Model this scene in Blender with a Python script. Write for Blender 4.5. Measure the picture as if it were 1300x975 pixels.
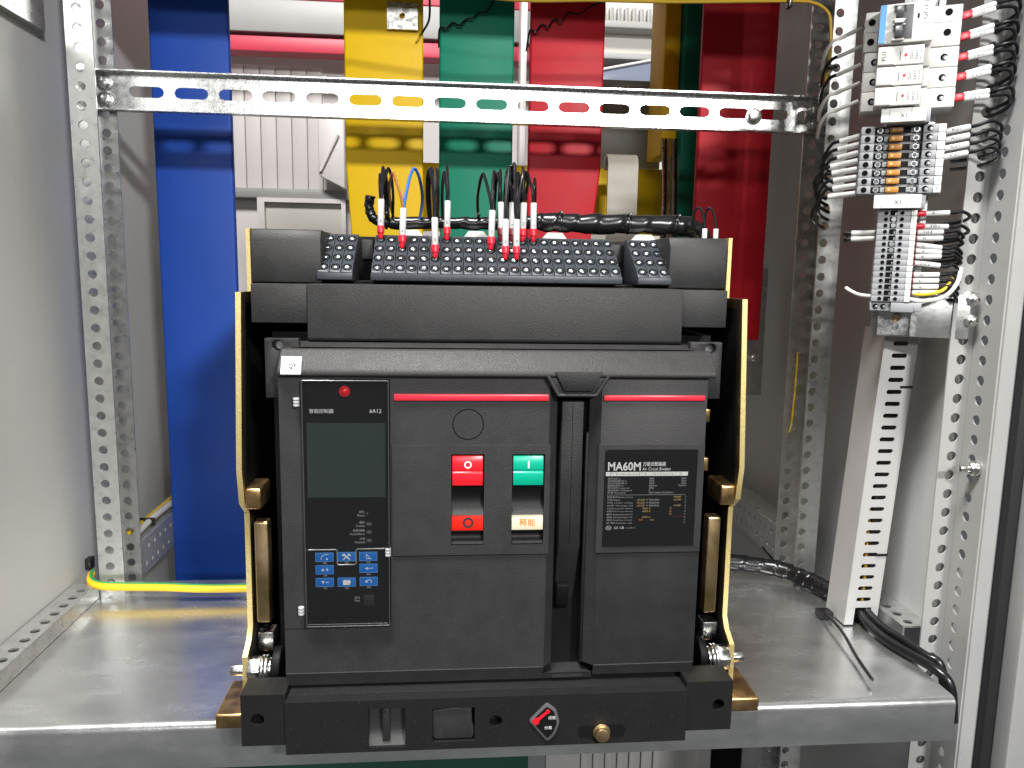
import bpy, bmesh, math, random
from mathutils import Vector, Matrix
random.seed(7)
sc = bpy.context.scene
for o in list(bpy.data.objects): bpy.data.objects.remove(o)
COL = sc.collection

# ------------------------------------------------------------------ camera
cam_d = bpy.data.cameras.new('camera'); cam = bpy.data.objects.new('camera', cam_d); COL.objects.link(cam)
yaw, pit, rol = math.radians(5.045), math.radians(8.355), math.radians(0.984)
f_ = Vector((math.sin(yaw)*math.cos(pit), math.cos(yaw)*math.cos(pit), -math.sin(pit)))
r_ = Vector((math.cos(yaw), -math.sin(yaw), 0)); u_ = r_.cross(f_)
r2 = r_*math.cos(rol)+u_*math.sin(rol); u2 = u_*math.cos(rol)-r_*math.sin(rol)
M = Matrix((r2, u2, -f_)).transposed().to_4x4(); M.translation = Vector((-.0454, -.6044, .3898))
cam.matrix_world = M
cam_d.sensor_width = 36; cam_d.lens = 980/1300*36; cam_d.clip_start = .01; cam_d.clip_end = 60
sc.camera = cam
# ------------------------------------------------------------------ world and lamps (indoor workshop)
w = bpy.data.worlds.new('World'); sc.world = w; w.use_nodes = True
w.node_tree.nodes['Background'].inputs[0].default_value = (.93, .97, 1, 1)
w.node_tree.nodes['Background'].inputs[1].default_value = .095
def area_lamp(name, loc, target, sx, sy, power, color=(1, .97, .93)):
    d = bpy.data.lights.new(name, 'AREA'); d.shape = 'RECTANGLE'; d.size = sx; d.size_y = sy; d.energy = power; d.color = color
    o = bpy.data.objects.new(name, d); COL.objects.link(o); o.location = loc
    o.rotation_euler = (Vector(target)-Vector(loc)).to_track_quat('-Z', 'Y').to_euler(); return o
area_lamp('hall_lamp', (.95, -2.4, 1.52), (0, .3, .35), .34, .16, 82, (1, .985, .965))
area_lamp('hall_lamp', (-.15, -2.9, 1.13), (0, .3, .35), 1.3, .14, 24, (1, .985, .965))
area_lamp('hall_lamp', (-.35, -.60, 2.3), (0, .05, .2), .8, .4, 118, (1, .985, .965))
area_lamp('rear_hall_lamp', (.3, 1.1, 2.4), (0, 1.45, .7), .8, .4, 20)
sc.view_settings.view_transform = 'Standard'; sc.view_settings.look = 'None'
sc.view_settings.exposure = 0; sc.view_settings.gamma = 1
sc.render.resolution_x = 1024; sc.render.resolution_y = 768

# ------------------------------------------------------------------ materials
MATS = {}
def mat(name, col, rough=.5, metal=0, bump=0, bscale=800, var=0, vscale=30, stretch=(1, 1, 1), rvar=0, spec=.5, col2=None, coat=0, emit=0, speck=0, sscale=700, scol=(.2, .2, .2)):
    m = bpy.data.materials.new(name); m.use_nodes = True; nt = m.node_tree; N = nt.nodes; L = nt.links
    b = N['Principled BSDF']
    b.inputs['Base Color'].default_value = (*col, 1); b.inputs['Roughness'].default_value = rough
    b.inputs['Metallic'].default_value = metal; b.inputs['Specular IOR Level'].default_value = spec
    if coat: b.inputs['Coat Weight'].default_value = coat; b.inputs['Coat Roughness'].default_value = .08
    if emit: b.inputs['Emission Color'].default_value = (*col, 1); b.inputs['Emission Strength'].default_value = emit
    tc = N.new('ShaderNodeTexCoord'); mp = N.new('ShaderNodeMapping'); mp.inputs['Scale'].default_value = stretch
    geo = N.new('ShaderNodeNewGeometry')
    L.new(geo.outputs['Position'], mp.inputs['Vector'])
    if var or col2 or rvar:
        n = N.new('ShaderNodeTexNoise'); n.inputs['Scale'].default_value = vscale; n.inputs['Detail'].default_value = 6; n.inputs['Roughness'].default_value = .62
        L.new(mp.outputs[0], n.inputs['Vector'])
        if var or col2:
            rp = N.new('ShaderNodeValToRGB'); rp.color_ramp.elements[0].position = .32; rp.color_ramp.elements[1].position = .68
            c2 = col2 if col2 else tuple(min(1, c*(1+var)) for c in col); c1 = col if col2 else tuple(c*(1-var) for c in col)
            rp.color_ramp.elements[0].color = (*c1, 1); rp.color_ramp.elements[1].color = (*c2, 1)
            L.new(n.outputs['Fac'], rp.inputs[0]); L.new(rp.outputs[0], b.inputs['Base Color'])
        if rvar:
            mr = N.new('ShaderNodeMapRange'); mr.inputs[1].default_value = .3; mr.inputs[2].default_value = .7
            mr.inputs[3].default_value = max(0, rough-rvar); mr.inputs[4].default_value = rough+rvar
            L.new(n.outputs['Fac'], mr.inputs[0]); L.new(mr.outputs[0], b.inputs['Roughness'])
    if speck:
        n3 = N.new('ShaderNodeTexNoise'); n3.inputs['Scale'].default_value = sscale; n3.inputs['Detail'].default_value = 2
        L.new(geo.outputs['Position'], n3.inputs['Vector'])
        r3 = N.new('ShaderNodeValToRGB'); r3.color_ramp.elements[0].position = .66; r3.color_ramp.elements[1].position = .76
        r3.color_ramp.elements[1].color = (speck, speck, speck, 1); L.new(n3.outputs['Fac'], r3.inputs[0])
        m3 = N.new('ShaderNodeMix'); m3.data_type = 'RGBA'; m3.inputs[7].default_value = (*scol, 1)
        bc = b.inputs['Base Color']
        if bc.links: L.new(bc.links[0].from_socket, m3.inputs[6])
        else: m3.inputs[6].default_value = (*col, 1)
        L.new(r3.outputs[0], m3.inputs[0]); L.new(m3.outputs[2], bc)
    if bump:
        n2 = N.new('ShaderNodeTexNoise'); n2.inputs['Scale'].default_value = bscale; n2.inputs['Detail'].default_value = 3
        L.new(mp.outputs[0], n2.inputs['Vector'])
        bp = N.new('ShaderNodeBump'); bp.inputs['Strength'].default_value = bump; bp.inputs['Distance'].default_value = .0006
        L.new(n2.outputs['Fac'], bp.inputs['Height']); L.new(bp.outputs[0], b.inputs['Normal'])
    MATS[name] = m; return m
mat('black_plastic', (.023, .0224, .0224), .47, spec=.32, speck=.35, sscale=620, scol=(.10, .10, .10), bump=.55, bscale=1300, var=.14, vscale=45, rvar=.06)
mat('cover_plastic', (.0265, .0258, .026), .46, spec=.36, speck=.35, sscale=650, scol=(.10, .10, .10), bump=.60, bscale=1300, var=.12, vscale=40, rvar=.06)
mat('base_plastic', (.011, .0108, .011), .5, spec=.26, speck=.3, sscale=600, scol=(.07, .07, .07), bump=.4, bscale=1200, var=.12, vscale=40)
mat('galvanised_dull', (.40, .41, .41), .5, metal=.45, var=.1, vscale=80, bump=.08, bscale=300)
mat('dark_plastic', (.005, .005, .0055), .55, spec=.2,
 bump=.2, bscale=900)
mat('terminal_plastic', (.033, .038, .046), .42, bump=.15, bscale=1200, var=.15, vscale=80)
mat('gloss_black', (.007, .007, .008), .12, coat=.3)
mat('label_black', (.006, .006, .007), .1, coat=.4)
mat('zinc_yellow', (.62, .44, .17), .34, metal=1, col2=(.72, .52, .33), vscale=26, rvar=.1, bump=.1, bscale=300)
mat('zinc_yellow_edge', (.64, .56, .21), .5, metal=.7, col2=(.52, .38, .2), vscale=500, stretch=(1, 1, 2), bump=.6, bscale=700)
mat('copper_zinc', (.52, .32, .14), .36, metal=1, col2=(.62, .42, .2), vscale=60, rvar=.1)
mat('zinc_bright', (.72, .72, .70), .25, metal=1, var=.12, vscale=200, rvar=.1)
mat('galvanised', (.48, .485, .475), .31, metal=.75, speck=.4, sscale=300, scol=(.66, .66, .64), var=.12, vscale=90, rvar=.06, bump=.10, bscale=260)
mat('galvanised_rail', (.72, .73, .72), .27, metal=.9, var=.12, vscale=170, rvar=.08, bump=.12, bscale=500)
mat('shelf_steel', (.70, .71, .705), .24, metal=.92, var=.12, vscale=26, stretch=(.45, 1, 1), rvar=.09, bump=.16, bscale=900, speck=.5, sscale=330, scol=(.85, .86, .88))
mat('shelf_lip', (.55, .58, .55), .32, metal=.95, col2=(.66, .68, .66), vscale=28, stretch=(.5, 1, 2), rvar=.1, bump=.06, bscale=300)
mat('grey_paint', (.475, .485, .482), .40, var=.05, vscale=4, bump=.22, bscale=420, rvar=.08, speck=.3, sscale=260, scol=(.30, .30, .29))
mat('white_paint', (.33, .33, .322), .38, var=.05, vscale=6, bump=.18, bscale=420, rvar=.06, speck=.4, sscale=240, scol=(.24, .235, .22))
mat('rubber', (.01, .01, .011), .7)
mat('blue_sleeve', (.012, .066, .38), .54, spec=.32, var=.07, vscale=7, bump=.22, bscale=28, rvar=.08, speck=.25, sscale=500, scol=(.15, .2, .35))
mat('yellow_sleeve', (.82, .52, .0), .54, spec=.32, var=.05, vscale=9, bump=.22, bscale=28, rvar=.08)
mat('green_sleeve', (.0, .23, .135), .54, spec=.32, var=.05, vscale=9, bump=.22, bscale=28, rvar=.08)
mat('red_sleeve', (.55, .008, .02), .54, spec=.32, var=.06, vscale=9, bump=.22, bscale=28, rvar=.08)
mat('white_plastic', (.74, .73, .70), .4, var=.03, vscale=60)
mat('ivory', (.74, .70, .50), .45)
mat('wire_black', (.008, .008, .009), .26)
mat('wire_white', (.66, .64, .61), .45, var=.06, vscale=150)
mat('wire_brown', (.22, .09, .02), .35)
mat('wire_blue', (.02, .10, .34), .35)
mat('wire_yellow', (.70, .46, .01), .4)
mat('wire_ochre', (.40, .25, .015), .45)
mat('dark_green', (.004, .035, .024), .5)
mat('wire_green', (.03, .26, .07), .35)
mat('sleeve_white', (.66, .655, .645), .5)
mat('ferrule_red', (.60, .012, .028), .38)
mat('ferrule_dark', (.15, .008, .02), .42)
mat('screw_metal', (.44, .47, .49), .3, metal=1, var=.25, vscale=900)
mat('button_red', (.72, .012, .022), .32)
mat('indicator_red', (.72, .015, .006), .35)
mat('button_green', (.0, .36, .22), .32)
mat('stripe_red', (.58, .025, .045), .3)
mat('key_blue', (.012, .16, .55), .3)
mat('print_white', (.78, .78, .77), .5)
mat('print_grey', (.42, .42, .42), .5)
mat('print_orange', (.66, .22, .03), .5)
mat('print_tan', (.55, .38, .14), .5)
mat('print_red', (.25, .02, .06), .5)
mat('print_black', (.02, .02, .02), .5)
mat('print_dim', (.13, .13, .13), .5)
mat('print_blue', (.10, .30, .62), .5)
mat('display', (.034, .050, .046), .1, coat=.5)
mat('silver', (.55, .54, .51), .35, metal=.7)
mat('led_red', (.62, .012, .02), .2)
mat('terminal_grey', (.26, .268, .28), .42, var=.05, vscale=90)
mat('terminal_orange', (.42, .18, .03), .35, var=.1, vscale=200)
mat('device_white', (.58, .565, .54), .38, var=.03, vscale=80)
mat('lever_grey', (.09, .09, .095), .4)
mat('duct_grey', (.38, .375, .37), .45, var=.03, vscale=30)
mat('dark_void', (.003, .003, .003), .8, spec=.1)
mat('grey_insert', (.024, .024, .024), .45, bump=.2, bscale=900)
mat('far_red', (.46, .03, .06), .45, var=.06, vscale=5)
mat('far_grey', (.27, .265, .26), .45, var=.08, vscale=4)
mat('far_white', (.60, .565, .555), .45, var=.05, vscale=4)
mat('far_beige', (.50, .48, .43), .45, var=.05, vscale=4)
mat('far_glass', (.20, .23, .30), .15)
mat('beige_bar', (.50, .48, .40), .45, var=.05, vscale=20)
m = mat('clear_acrylic', (1, 1, 1), .05); nt = m.node_tree; nt.nodes.clear()
out = nt.nodes.new('ShaderNodeOutputMaterial'); mx = nt.nodes.new('ShaderNodeMixShader'); m2 = nt.nodes.new('ShaderNodeMixShader'); df = nt.nodes.new('ShaderNodeBsdfDiffuse'); m2.inputs[0].default_value = .002; tr = nt.nodes.new('ShaderNodeBsdfTransparent'); gl = nt.nodes.new('ShaderNodeBsdfGlossy'); fr = nt.nodes.new('ShaderNodeFresnel')
gl.inputs['Roughness'].default_value = .06; fr.inputs['IOR'].default_value = 1.58; tr.inputs[0].default_value = (.93, .93, .93, 1)
nt.links.new(fr.outputs[0], mx.inputs[0]); nt.links.new(tr.outputs[0], mx.inputs[1]); nt.links.new(gl.outputs[0], mx.inputs[2]); nt.links.new(mx.outputs[0], m2.inputs[1]); nt.links.new(df.outputs[0], m2.inputs[2]); nt.links.new(m2.outputs[0], out.inputs[0])
mat('acrylic_edge', (.11, .11, .115), .12, spec=.8)

# rust speckle on the rail web, a real stain round some slots
def add_rust(m):
    nt = m.node_tree; N = nt.nodes; L = nt.links; b = N['Principled BSDF']
    src = b.inputs['Base Color'].links[0].from_socket
    geo = N.new('ShaderNodeNewGeometry'); mp = N.new('ShaderNodeMapping'); mp.inputs['Scale'].default_value = (1, 1, .7)
    n = N.new('ShaderNodeTexNoise'); n.inputs['Scale'].default_value = 13; n.inputs['Detail'].default_value = 8; n.inputs['Roughness'].default_value = .75
    rp = N.new('ShaderNodeValToRGB'); rp.color_ramp.elements[0].position = .60; rp.color_ramp.elements[1].position = .74
    rp.color_ramp.elements[1].color = (.55, .55, .55, 1)
    mx = N.new('ShaderNodeMix'); mx.data_type = 'RGBA'; mx.inputs[7].default_value = (.52, .36, .17, 1)
    L.new(geo.outputs['Position'], mp.inputs[0]); L.new(mp.outputs[0], n.inputs['Vector']); L.new(n.outputs['Fac'], rp.inputs[0])
    L.new(rp.outputs[0], mx.inputs[0]); L.new(src, mx.inputs[6]); L.new(mx.outputs[2], b.inputs['Base Color'])
add_rust(MATS['galvanised_rail'])

# ------------------------------------------------------------------ builders
IDM = lambda a, b, c: Vector((a, b, c))
class MB:
    """collects shapes into one mesh; every shape goes through the map function f"""
    def __init__(s, f=IDM): s.v = []; s.fc = []; s.f = f
    def add(s, vs, fs):
        k = len(s.v); s.v += [s.f(*p) for p in vs]; s.fc += [tuple(i+k for i in q) for q in fs]; return s
    def box(s, x0, x1, y0, y1, z0, z1):
        return s.add([(x0,y0,z0),(x1,y0,z0),(x1,y1,z0),(x0,y1,z0),(x0,y0,z1),(x1,y0,z1),(x1,y1,z1),(x0,y1,z1)],
                     [(0,3,2,1),(4,5,6,7),(0,1,5,4),(1,2,6,5),(2,3,7,6),(3,0,4,7)])
    def prism(s, pts, axis, t0, t1):
        """pts: closed 2-D outline in the other two axes (in x,y,z order), extruded along axis"""
        def mk(p, t): q = list(p); q.insert(axis, t); return tuple(q)
        n = len(pts)
        return s.add([mk(p, t0) for p in pts]+[mk(p, t1) for p in pts],
                     [tuple(range(n)), tuple(range(2*n-1, n-1, -1))]+[(i, (i+1) % n, n+(i+1) % n, n+i) for i in range(n)])
    def cyl(s, p0, p1, r, n=16, r1=None, cap=True):
        p0 = Vector(p0); p1 = Vector(p1); d = (p1-p0).normalized(); a = d.orthogonal().normalized(); b = d.cross(a)
        r1 = r if r1 is None else r1; vs = []
        for p, q in ((p0, r), (p1, r1)):
            for i in range(n):
                t = 2*math.pi*i/n; vs.append(tuple(p+(a*math.cos(t)+b*math.sin(t))*q))
        fs = [(i, (i+1) % n, n+(i+1) % n, n+i) for i in range(n)]
        if cap: fs += [tuple(range(n-1, -1, -1)), tuple(range(n, 2*n))]
        return s.add(vs, fs)
    def lathe(s, p0, d, prof, n=20):
        """prof: (distance along d, radius)"""
        p0 = Vector(p0); d = Vector(d).normalized(); a = d.orthogonal().normalized(); b = d.cross(a); vs = []
        for h, r in prof:
            for i in range(n):
                t = 2*math.pi*i/n; vs.append(tuple(p0+d*h+(a*math.cos(t)+b*math.sin(t))*r))
        fs = [(j*n+i, j*n+(i+1) % n, (j+1)*n+(i+1) % n, (j+1)*n+i) for j in range(len(prof)-1) for i in range(n)]
        m = len(prof); fs += [tuple(range(n-1, -1, -1)), tuple(range((m-1)*n, m*n))]
        return s.add(vs, fs)
    def tube(s, pts, r, n=10, sub=6, rad=None, smooth=True):
        P = [Vector(p) for p in pts]
        if smooth and len(P) > 2:
            Q = []
            for i in range(len(P)-1):
                p0 = P[max(i-1, 0)]; p1 = P[i]; p2 = P[i+1]; p3 = P[min(i+2, len(P)-1)]
                for k in range(sub):
                    t = k/sub
                    Q.append(.5*((2*p1)+(p2-p0)*t+(2*p0-5*p1+4*p2-p3)*t*t+(3*p1-p0-3*p2+p3)*t**3))
            Q.append(P[-1]); P = Q
        vs = []; a = None
        for i, p in enumerate(P):
            d = (P[min(i+1, len(P)-1)]-P[max(i-1, 0)]).normalized()
            a = d.orthogonal().normalized() if a is None else (a-d*a.dot(d)).normalized()
            b = d.cross(a); rr = r
            for k in range(n):
                t = 2*math.pi*k/n; rr = rad(i/(len(P)-1), t) if rad else r; vs.append(tuple(p+(a*math.cos(t)+b*math.sin(t))*rr))
        fs = [(j*n+i, j*n+(i+1) % n, (j+1)*n+(i+1) % n, (j+1)*n+i) for j in range(len(P)-1) for i in range(n)]
        fs += [tuple(range(n-1, -1, -1)), tuple(range((len(P)-1)*n, len(P)*n))]
        return s.add(vs, fs)
    def holed(s, a0, a1, b0, b1, t0, t1, holes, n=16):
        """a plate a0..a1 x b0..b1, thickness t0..t1, with holes (ca, cb, kind, p, q) in columns along a; f maps (a,b,t)"""
        holes = sorted(holes); cuts = [a0]+[(holes[i][0]+holes[i+1][0])/2 for i in range(len(holes)-1)]+[a1]
        if not holes: return s.box(a0, a1, b0, b1, t0, t1)
        for h, c0, c1 in zip(holes, cuts, cuts[1:]): s.cell(c0, c1, b0, b1, t0, t1, h, n)
        return s
    def cell(s, c0, c1, b0, b1, t0, t1, h, n=16):
        ca, cb, kind, p, q = h
        ang = [2*math.pi*i/n for i in range(n)]
        for x in (c0, c1):
            for y in (b0, b1): ang.append(math.atan2(y-cb, x-ca) % (2*math.pi))
        if kind == 'rect':
            for x in (-p, p):
                for y in (-q, q): ang.append(math.atan2(y, x) % (2*math.pi))
        ang.sort(); A = [ang[0]]
        for t in ang[1:]:
            if t-A[-1] > 1e-4: A.append(t)
        def hit(t, x0, x1, y0, y1):
            c, d = math.cos(t), math.sin(t); k = 1e9
            if c > 1e-9: k = min(k, x1/c)
            if c < -1e-9: k = min(k, x0/c)
            if d > 1e-9: k = min(k, y1/d)
            if d < -1e-9: k = min(k, y0/d)
            return k
        inn = []; outp = []
        for t in A:
            c, d = math.cos(t), math.sin(t)
            if kind == 'circle': k = p
            elif kind == 'rect': k = hit(t, -p, p, -q, q)
            elif kind == 'slotb':
                e = p-q; k = q/abs(c) if abs(c) > 1e-9 else 1e9
                if abs(k*d) > e:
                    e2 = e if d > 0 else -e
                    k = d*e2+math.sqrt(max(0, (d*e2)**2-e2*e2+q*q))
            else:   # slot: half length p, radius q
                e = p-q; k = q/abs(d) if abs(d) > 1e-9 else 1e9
                if abs(k*c) > e:
                    e2 = e if c > 0 else -e
                    k = c*e2+math.sqrt(max(0, (c*e2)**2-e2*e2+q*q))
            inn.append((ca+k*c, cb+k*d)); k = hit(t, c0-ca, c1-ca, b0-cb, b1-cb); outp.append((ca+k*c, cb+k*d))
        m_ = len(A); vs = [(x, y, t0) for x, y in inn]+[(x, y, t0) for x, y in outp]+[(x, y, t1) for x, y in inn]+[(x, y, t1) for x, y in outp]
        fs = []
        for i in range(m_):
            j = (i+1) % m_
            fs += [(i, j, m_+j, m_+i), (2*m_+i, 3*m_+i, 3*m_+j, 2*m_+j), (i, 2*m_+i, 2*m_+j, j), (m_+i, m_+j, 3*m_+j, 3*m_+i)]
        return s.add(vs, fs)
    def mesh(s, name, material, bevel=0, seg=2, smooth=True):
        bm = bmesh.new(); vs = [bm.verts.new(v) for v in s.v]
        for q in s.fc:
            try: bm.faces.new([vs[i] for i in q])
            except ValueError: pass
        bmesh.ops.recalc_face_normals(bm, faces=bm.faces)
        if bevel:
            es = [e for e in bm.edges if len(e.link_faces) == 2 and e.calc_face_angle(0) > .6]
            bmesh.ops.bevel(bm, geom=es, offset=bevel, segments=seg, profile=.5, affect='EDGES', clamp_overlap=True)
        me = bpy.data.meshes.new(name); bm.to_mesh(me); bm.free()
        me.materials.append(MATS[material] if isinstance(material, str) else material)
        if smooth:
            for p in me.polygons: p.use_smooth = True
            me.set_sharp_from_angle(angle=math.radians(35))
        return me
WL = {}
def place(name, me, parent=None):
    """centre the mesh on its own origin and parent it"""
    if me.vertices:
        lo = [min(v.co[i] for v in me.vertices) for i in range(3)]; hi = [max(v.co[i] for v in me.vertices) for i in range(3)]
        c = Vector([(a+b)/2 for a, b in zip(lo, hi)])
    else: c = Vector()
    me.transform(Matrix.Translation(-c)); o = bpy.data.objects.new(name, me); COL.objects.link(o)
    return put(o, c, parent)
def put(o, c, parent=None):
    WL[o.name] = Vector(c)
    if parent is not None: o.parent = parent; o.location = Vector(c)-WL[parent.name]
    else: o.location = c
    return o
def part(name, mb, material, parent=None, bevel=0, seg=2, label=None, smooth=True):
    o = place(name, mb.mesh(name, material, bevel, seg, smooth), parent)
    if label: o['label'] = label
    return o
def again(o, shift, parent=None):
    """a copy sharing mesh data, moved by shift"""
    c = o.copy(); COL.objects.link(c); c.parent = None
    return put(c, WL[o.name]+Vector(shift), parent)
def thing(name, label, cat, loc, group=None):
    o = bpy.data.objects.new(name, None); COL.objects.link(o); o.empty_display_size = .02
    put(o, loc); return tag(o, label, cat, group)
def tag(o, label, cat, group=None):
    o['label'] = label; o['category'] = cat
    if group: o['group'] = group
    return o
def structure(name, mb, material, bevel=0, label=None):
    o = part(name, mb, material, None, bevel); o['kind'] = 'structure'
    if label: o['label'] = label
    return o
def text(body, x, y, z, h, material, parent, name='lettering', width=None, align='LEFT', f=IDM, vert=False, flip=1, depth=.00008, bold=0):
    """flat print facing -Y (in the frame of f): lower-left corner at x,z, cap height h"""
    cu = bpy.data.curves.new('print', 'FONT'); cu.body = body; cu.size = 1; cu.extrude = 0; cu.offset = bold; cu.resolution_u = 2
    to = bpy.data.objects.new('print', cu); COL.objects.link(to)
    dg = bpy.context.evaluated_depsgraph_get(); me = bpy.data.meshes.new_from_object(to.evaluated_get(dg))
    bpy.data.objects.remove(to); bpy.data.curves.remove(cu)
    if not len(me.vertices): return None
    xs = [v.co.x for v in me.vertices]; ys = [v.co.y for v in me.vertices]; x0, x1, y0, y1 = min(xs), max(xs), min(ys), max(ys)
    sy = h/(y1-y0); sx = sy if width is None else width/(x1-x0); W = (x1-x0)*sx
    ox = {'LEFT': 0, 'CENTER': -W/2, 'RIGHT': -W}[align]
    for v in me.vertices:
        a, b = (v.co.x-x0)*sx+ox, (v.co.y-y0)*sy
        v.co = f(x-b, y, z+a) if vert else f(x+a, y, z+b)
    me.materials.clear(); me.materials.append(MATS[material])
    for p in me.polygons: p.material_index = 0
    return place(name, me, parent)

# ================================================================== the setting: shelf and enclosure
def shelf_profile():
    o = [(.345, 0), (.037, 0)]
    for i in range(1, 6):
        a = math.radians(90*i/5); o.append((.037-.007*math.sin(a), -.007+.007*math.cos(a)))
    o += [(.030, -.042), (.046, -.042), (.046, -.040), (.032, -.040), (.032, -.007), (.037, -.002), (.345, -.002)]
    return o
structure('shelf', MB().prism(shelf_profile(), 0, -.4765, .434), 'shelf_steel', label='brushed galvanised steel shelf the circuit breaker stands on')
structure('cabinet_wall_left', MB().box(-.490, -.478, -.06, .95, -.5, .93), 'grey_paint', label='light grey painted side wall left of the perforated post')
structure('cabinet_wall_right', MB().box(.478, .490, .135, .95, -.5, .93), 'grey_paint', label='grey painted side wall behind the terminal rail')
structure('cabinet_roof', MB().box(-.478, .478, .1005, .95, .93, .945), 'grey_paint')
structure('cabinet_header', MB().box(-.478, .478, .02, .10, .83, .945), 'grey_paint')
structure('upper_cross_beam', MB().box(-.420, .3985, .302, .332, .734, .79), 'galvanised')

FZ = lambda a, b, t: Vector((b, t, a))            # plate facing the front, holes running up
FX = lambda a, b, t: Vector((t, b, a))            # plate facing sideways, holes running up
def column(z0, z1, phase, b, r=.005, pitch=.02):
    n0 = math.ceil((z0+.01-phase)/pitch); n1 = math.floor((z1-.01-phase)/pitch)
    return [(phase+k*pitch, b, 'circle', r, 0) for k in range(n0, n1+1)]
def post(label, x0, x1, xr, hx1, hx2, xw0, xw1, ph1, ph2):
    t = thing('perforated_post', label, 'post', ((x0+x1)/2, .33, -.30), 'perforated posts at the back of the cabinet')
    part('front_flange', MB(FZ).holed(-.30, .925, x0, x1, .299, .301, column(-.30, .925, ph1, hx1)), 'galvanised', t)
    part('rear_flange', MB(FZ).holed(-.30, .925, min(xr, xw0), max(xr, xw1), .359, .361, column(-.30, .925, ph2, hx2)), 'galvanised', t)
    part('web', MB().box(xw0, xw1, .3015, .3585, -.30, .925), 'galvanised', t)
    return t
post('left galvanised perforated post beside the blue busbar', -.449, -.421, -.424, -.436, -.4363, -.449, -.447, .5377, .5395)
post('right galvanised perforated post behind the slotted wiring duct', .399, .426, .3995, .4055, .4105, .424, .426, .6288, .631)
# beams running back from the posts at shelf level
FY = lambda a, b, t: Vector((t, a, b))
for sx, lab in ((-1, 'left'), (1, 'right')):
    x = -.428 if sx < 0 else .416
    t = thing('perforated_beam', 'short perforated beam running back from the %s post at shelf level' % lab, 'beam', (x, .55, -.002), 'perforated beams behind the posts')
    mb = MB(FY)
    for row, zz in enumerate((.010, .031)):
        z0, z1 = (-.002, .0205) if row == 0 else (.0205, .044)
        mb.holed(.362, .90, z0, z1, x, x+.002, [(.380+k*.02+(.01 if row else 0), zz, 'circle', .0036, 0) for k in range(26)], 10)
    part('side_plate', mb, 'galvanised_dull', t)
    part('top_plate', MB().box(x-.03, x, .362, .90, .044, .046) if sx < 0 else MB().box(x+.002, x+.032, .362, .90, .044, .046), 'galvanised', t)
# perforated angle on the shelf along the left wall
t = thing('perforated_angle', 'galvanised perforated angle lying along the left edge of the shelf', 'angle', (-.46, .15, .001))
FT = lambda a, b, t: Vector((b, a, t))
part('top_flange', MB(FT).holed(-.06, .296, -.4765, -.450, .0165, .0185, [(-.045+k*.02, -.4595, 'circle', .0048, 0) for k in range(17)]), 'galvanised', t)
part('side_flange', MB().box(-.4515, -.4495, -.06, .296, .0008, .0163), 'galvanised', t)
t = thing('perforated_angle', 'dark perforated angle on the right of the shelf behind the wiring duct', 'angle', (.46, .25, .001))
part('top_flange', MB(FT).holed(.14, .298, .449, .4775, .0165, .0185, [(.15+k*.02, .4585, 'circle', .0048, 0) for k in range(7)]), 'galvanised', t)
part('side_flange', MB().box(.447, .449, .14, .298, .0008, .0185), 'galvanised', t)
# beam along the top of the left wall
tag(part('wall_beam', MB().box(-.4775, -.468, .0, .298, .632, .70), 'galvanised'), 'galvanised beam at the top of the left wall', 'beam')
# white door frame post, gasket and door on the right
t = thing('door_frame_post', 'off-white perforated door frame post on the right, with two bolts', 'post', (.48, .11, -.30))
part('inner_flange', MB(FZ).holed(-.30, .925, .461, .487, .129, .131, column(-.30, .925, .3285, .4745, .0052)), 'white_paint', t)
part('side_flange', MB(FX).holed(-.30, .925, .0905, .1285, .485, .487, column(-.30, .925, .3293, .1125, .0052)), 'white_paint', t)
part('front_strip', MB().box(.487, .5025, .0885, .0905, -.30, .925), 'white_paint', t)
for z in (.369, .348):
    b = part('bolt', MB().cyl((.4765, .127, z), (.4765, .1295, z), .0085, 24).cyl((.4765, .1205, z), (.4765, .127, z), .0062, 6).cyl((.4765, .117, z), (.4765, .1205, z), .0035, 12), 'zinc_bright', t, .0006)
b = part('bolt', MB().cyl((.485, .104, .202), (.4805, .104, .202), .0078, 20).cyl((.4805, .104, .202), (.476, .104, .202), .0062, 6).cyl((.476, .104, .202), (.466, .104, .202), .0035, 12), 'zinc_bright', t, .0005, label='rusty bolt sticking out sideways')
tag(part('door_gasket', MB().box(.503, .516, .078, .0905, -.30, .925), 'rubber', None, .003), 'black rubber door seal along the right door frame', 'seal')
tag(part('cabinet_door', MB().box(.5165, .62, .060, .0905, -.30, .925), 'white_paint', None, .004), 'off-white cabinet door edge at the far right', 'door')

# ================================================================== slotted cross rail
FR = lambda a, b, t: Vector((a, t, b))
rail = thing('slotted_rail', 'galvanised channel rail with a row of slots across the top', 'rail', (-.01, .35, .563))
holes = [(-.3882+k*.0497, .5858, 'slot', .0192, .0062) for k in range(17)]
part('web', MB(FR).holed(-.4468, .4236, .5645, .6055, .356, .3575, holes, 28), 'galvanised_rail', rail)
def small(zc): return [(x, .350, 'circle', .0015, 0) for x in (-.430, -.408, -.386, .372, .392, .410)]
for z, n in ((.6055, 'top_flange'), (.563, 'bottom_flange')):
    part(n, MB(FT_ := (lambda a, b, t: Vector((a, b, t)))).holed(-.4468, .4236, .343, .3575, z, z+.0015, small(z), 8), 'galvanised_rail', rail)
def hex_bolt(x, y, z, parent, s=1.0, washer=True):
    mb = MB()
    if washer: mb.cyl((x, y-.0015, z), (x, y, z), .0098*s, 24)
    mb.cyl((x, y-.0075*s, z), (x, y-.0015, z), .0078*s, 6)
    return part('bolt', mb, 'zinc_bright', parent, .0007)
for x, z in ((-.4345, .5945), (-.4345, .5755), (.4113, .593), (.4107, .5742)): hex_bolt(x, .356, z, rail, .95)
hex_bolt(.3323, .356, .5829, rail, 1.05)

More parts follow.
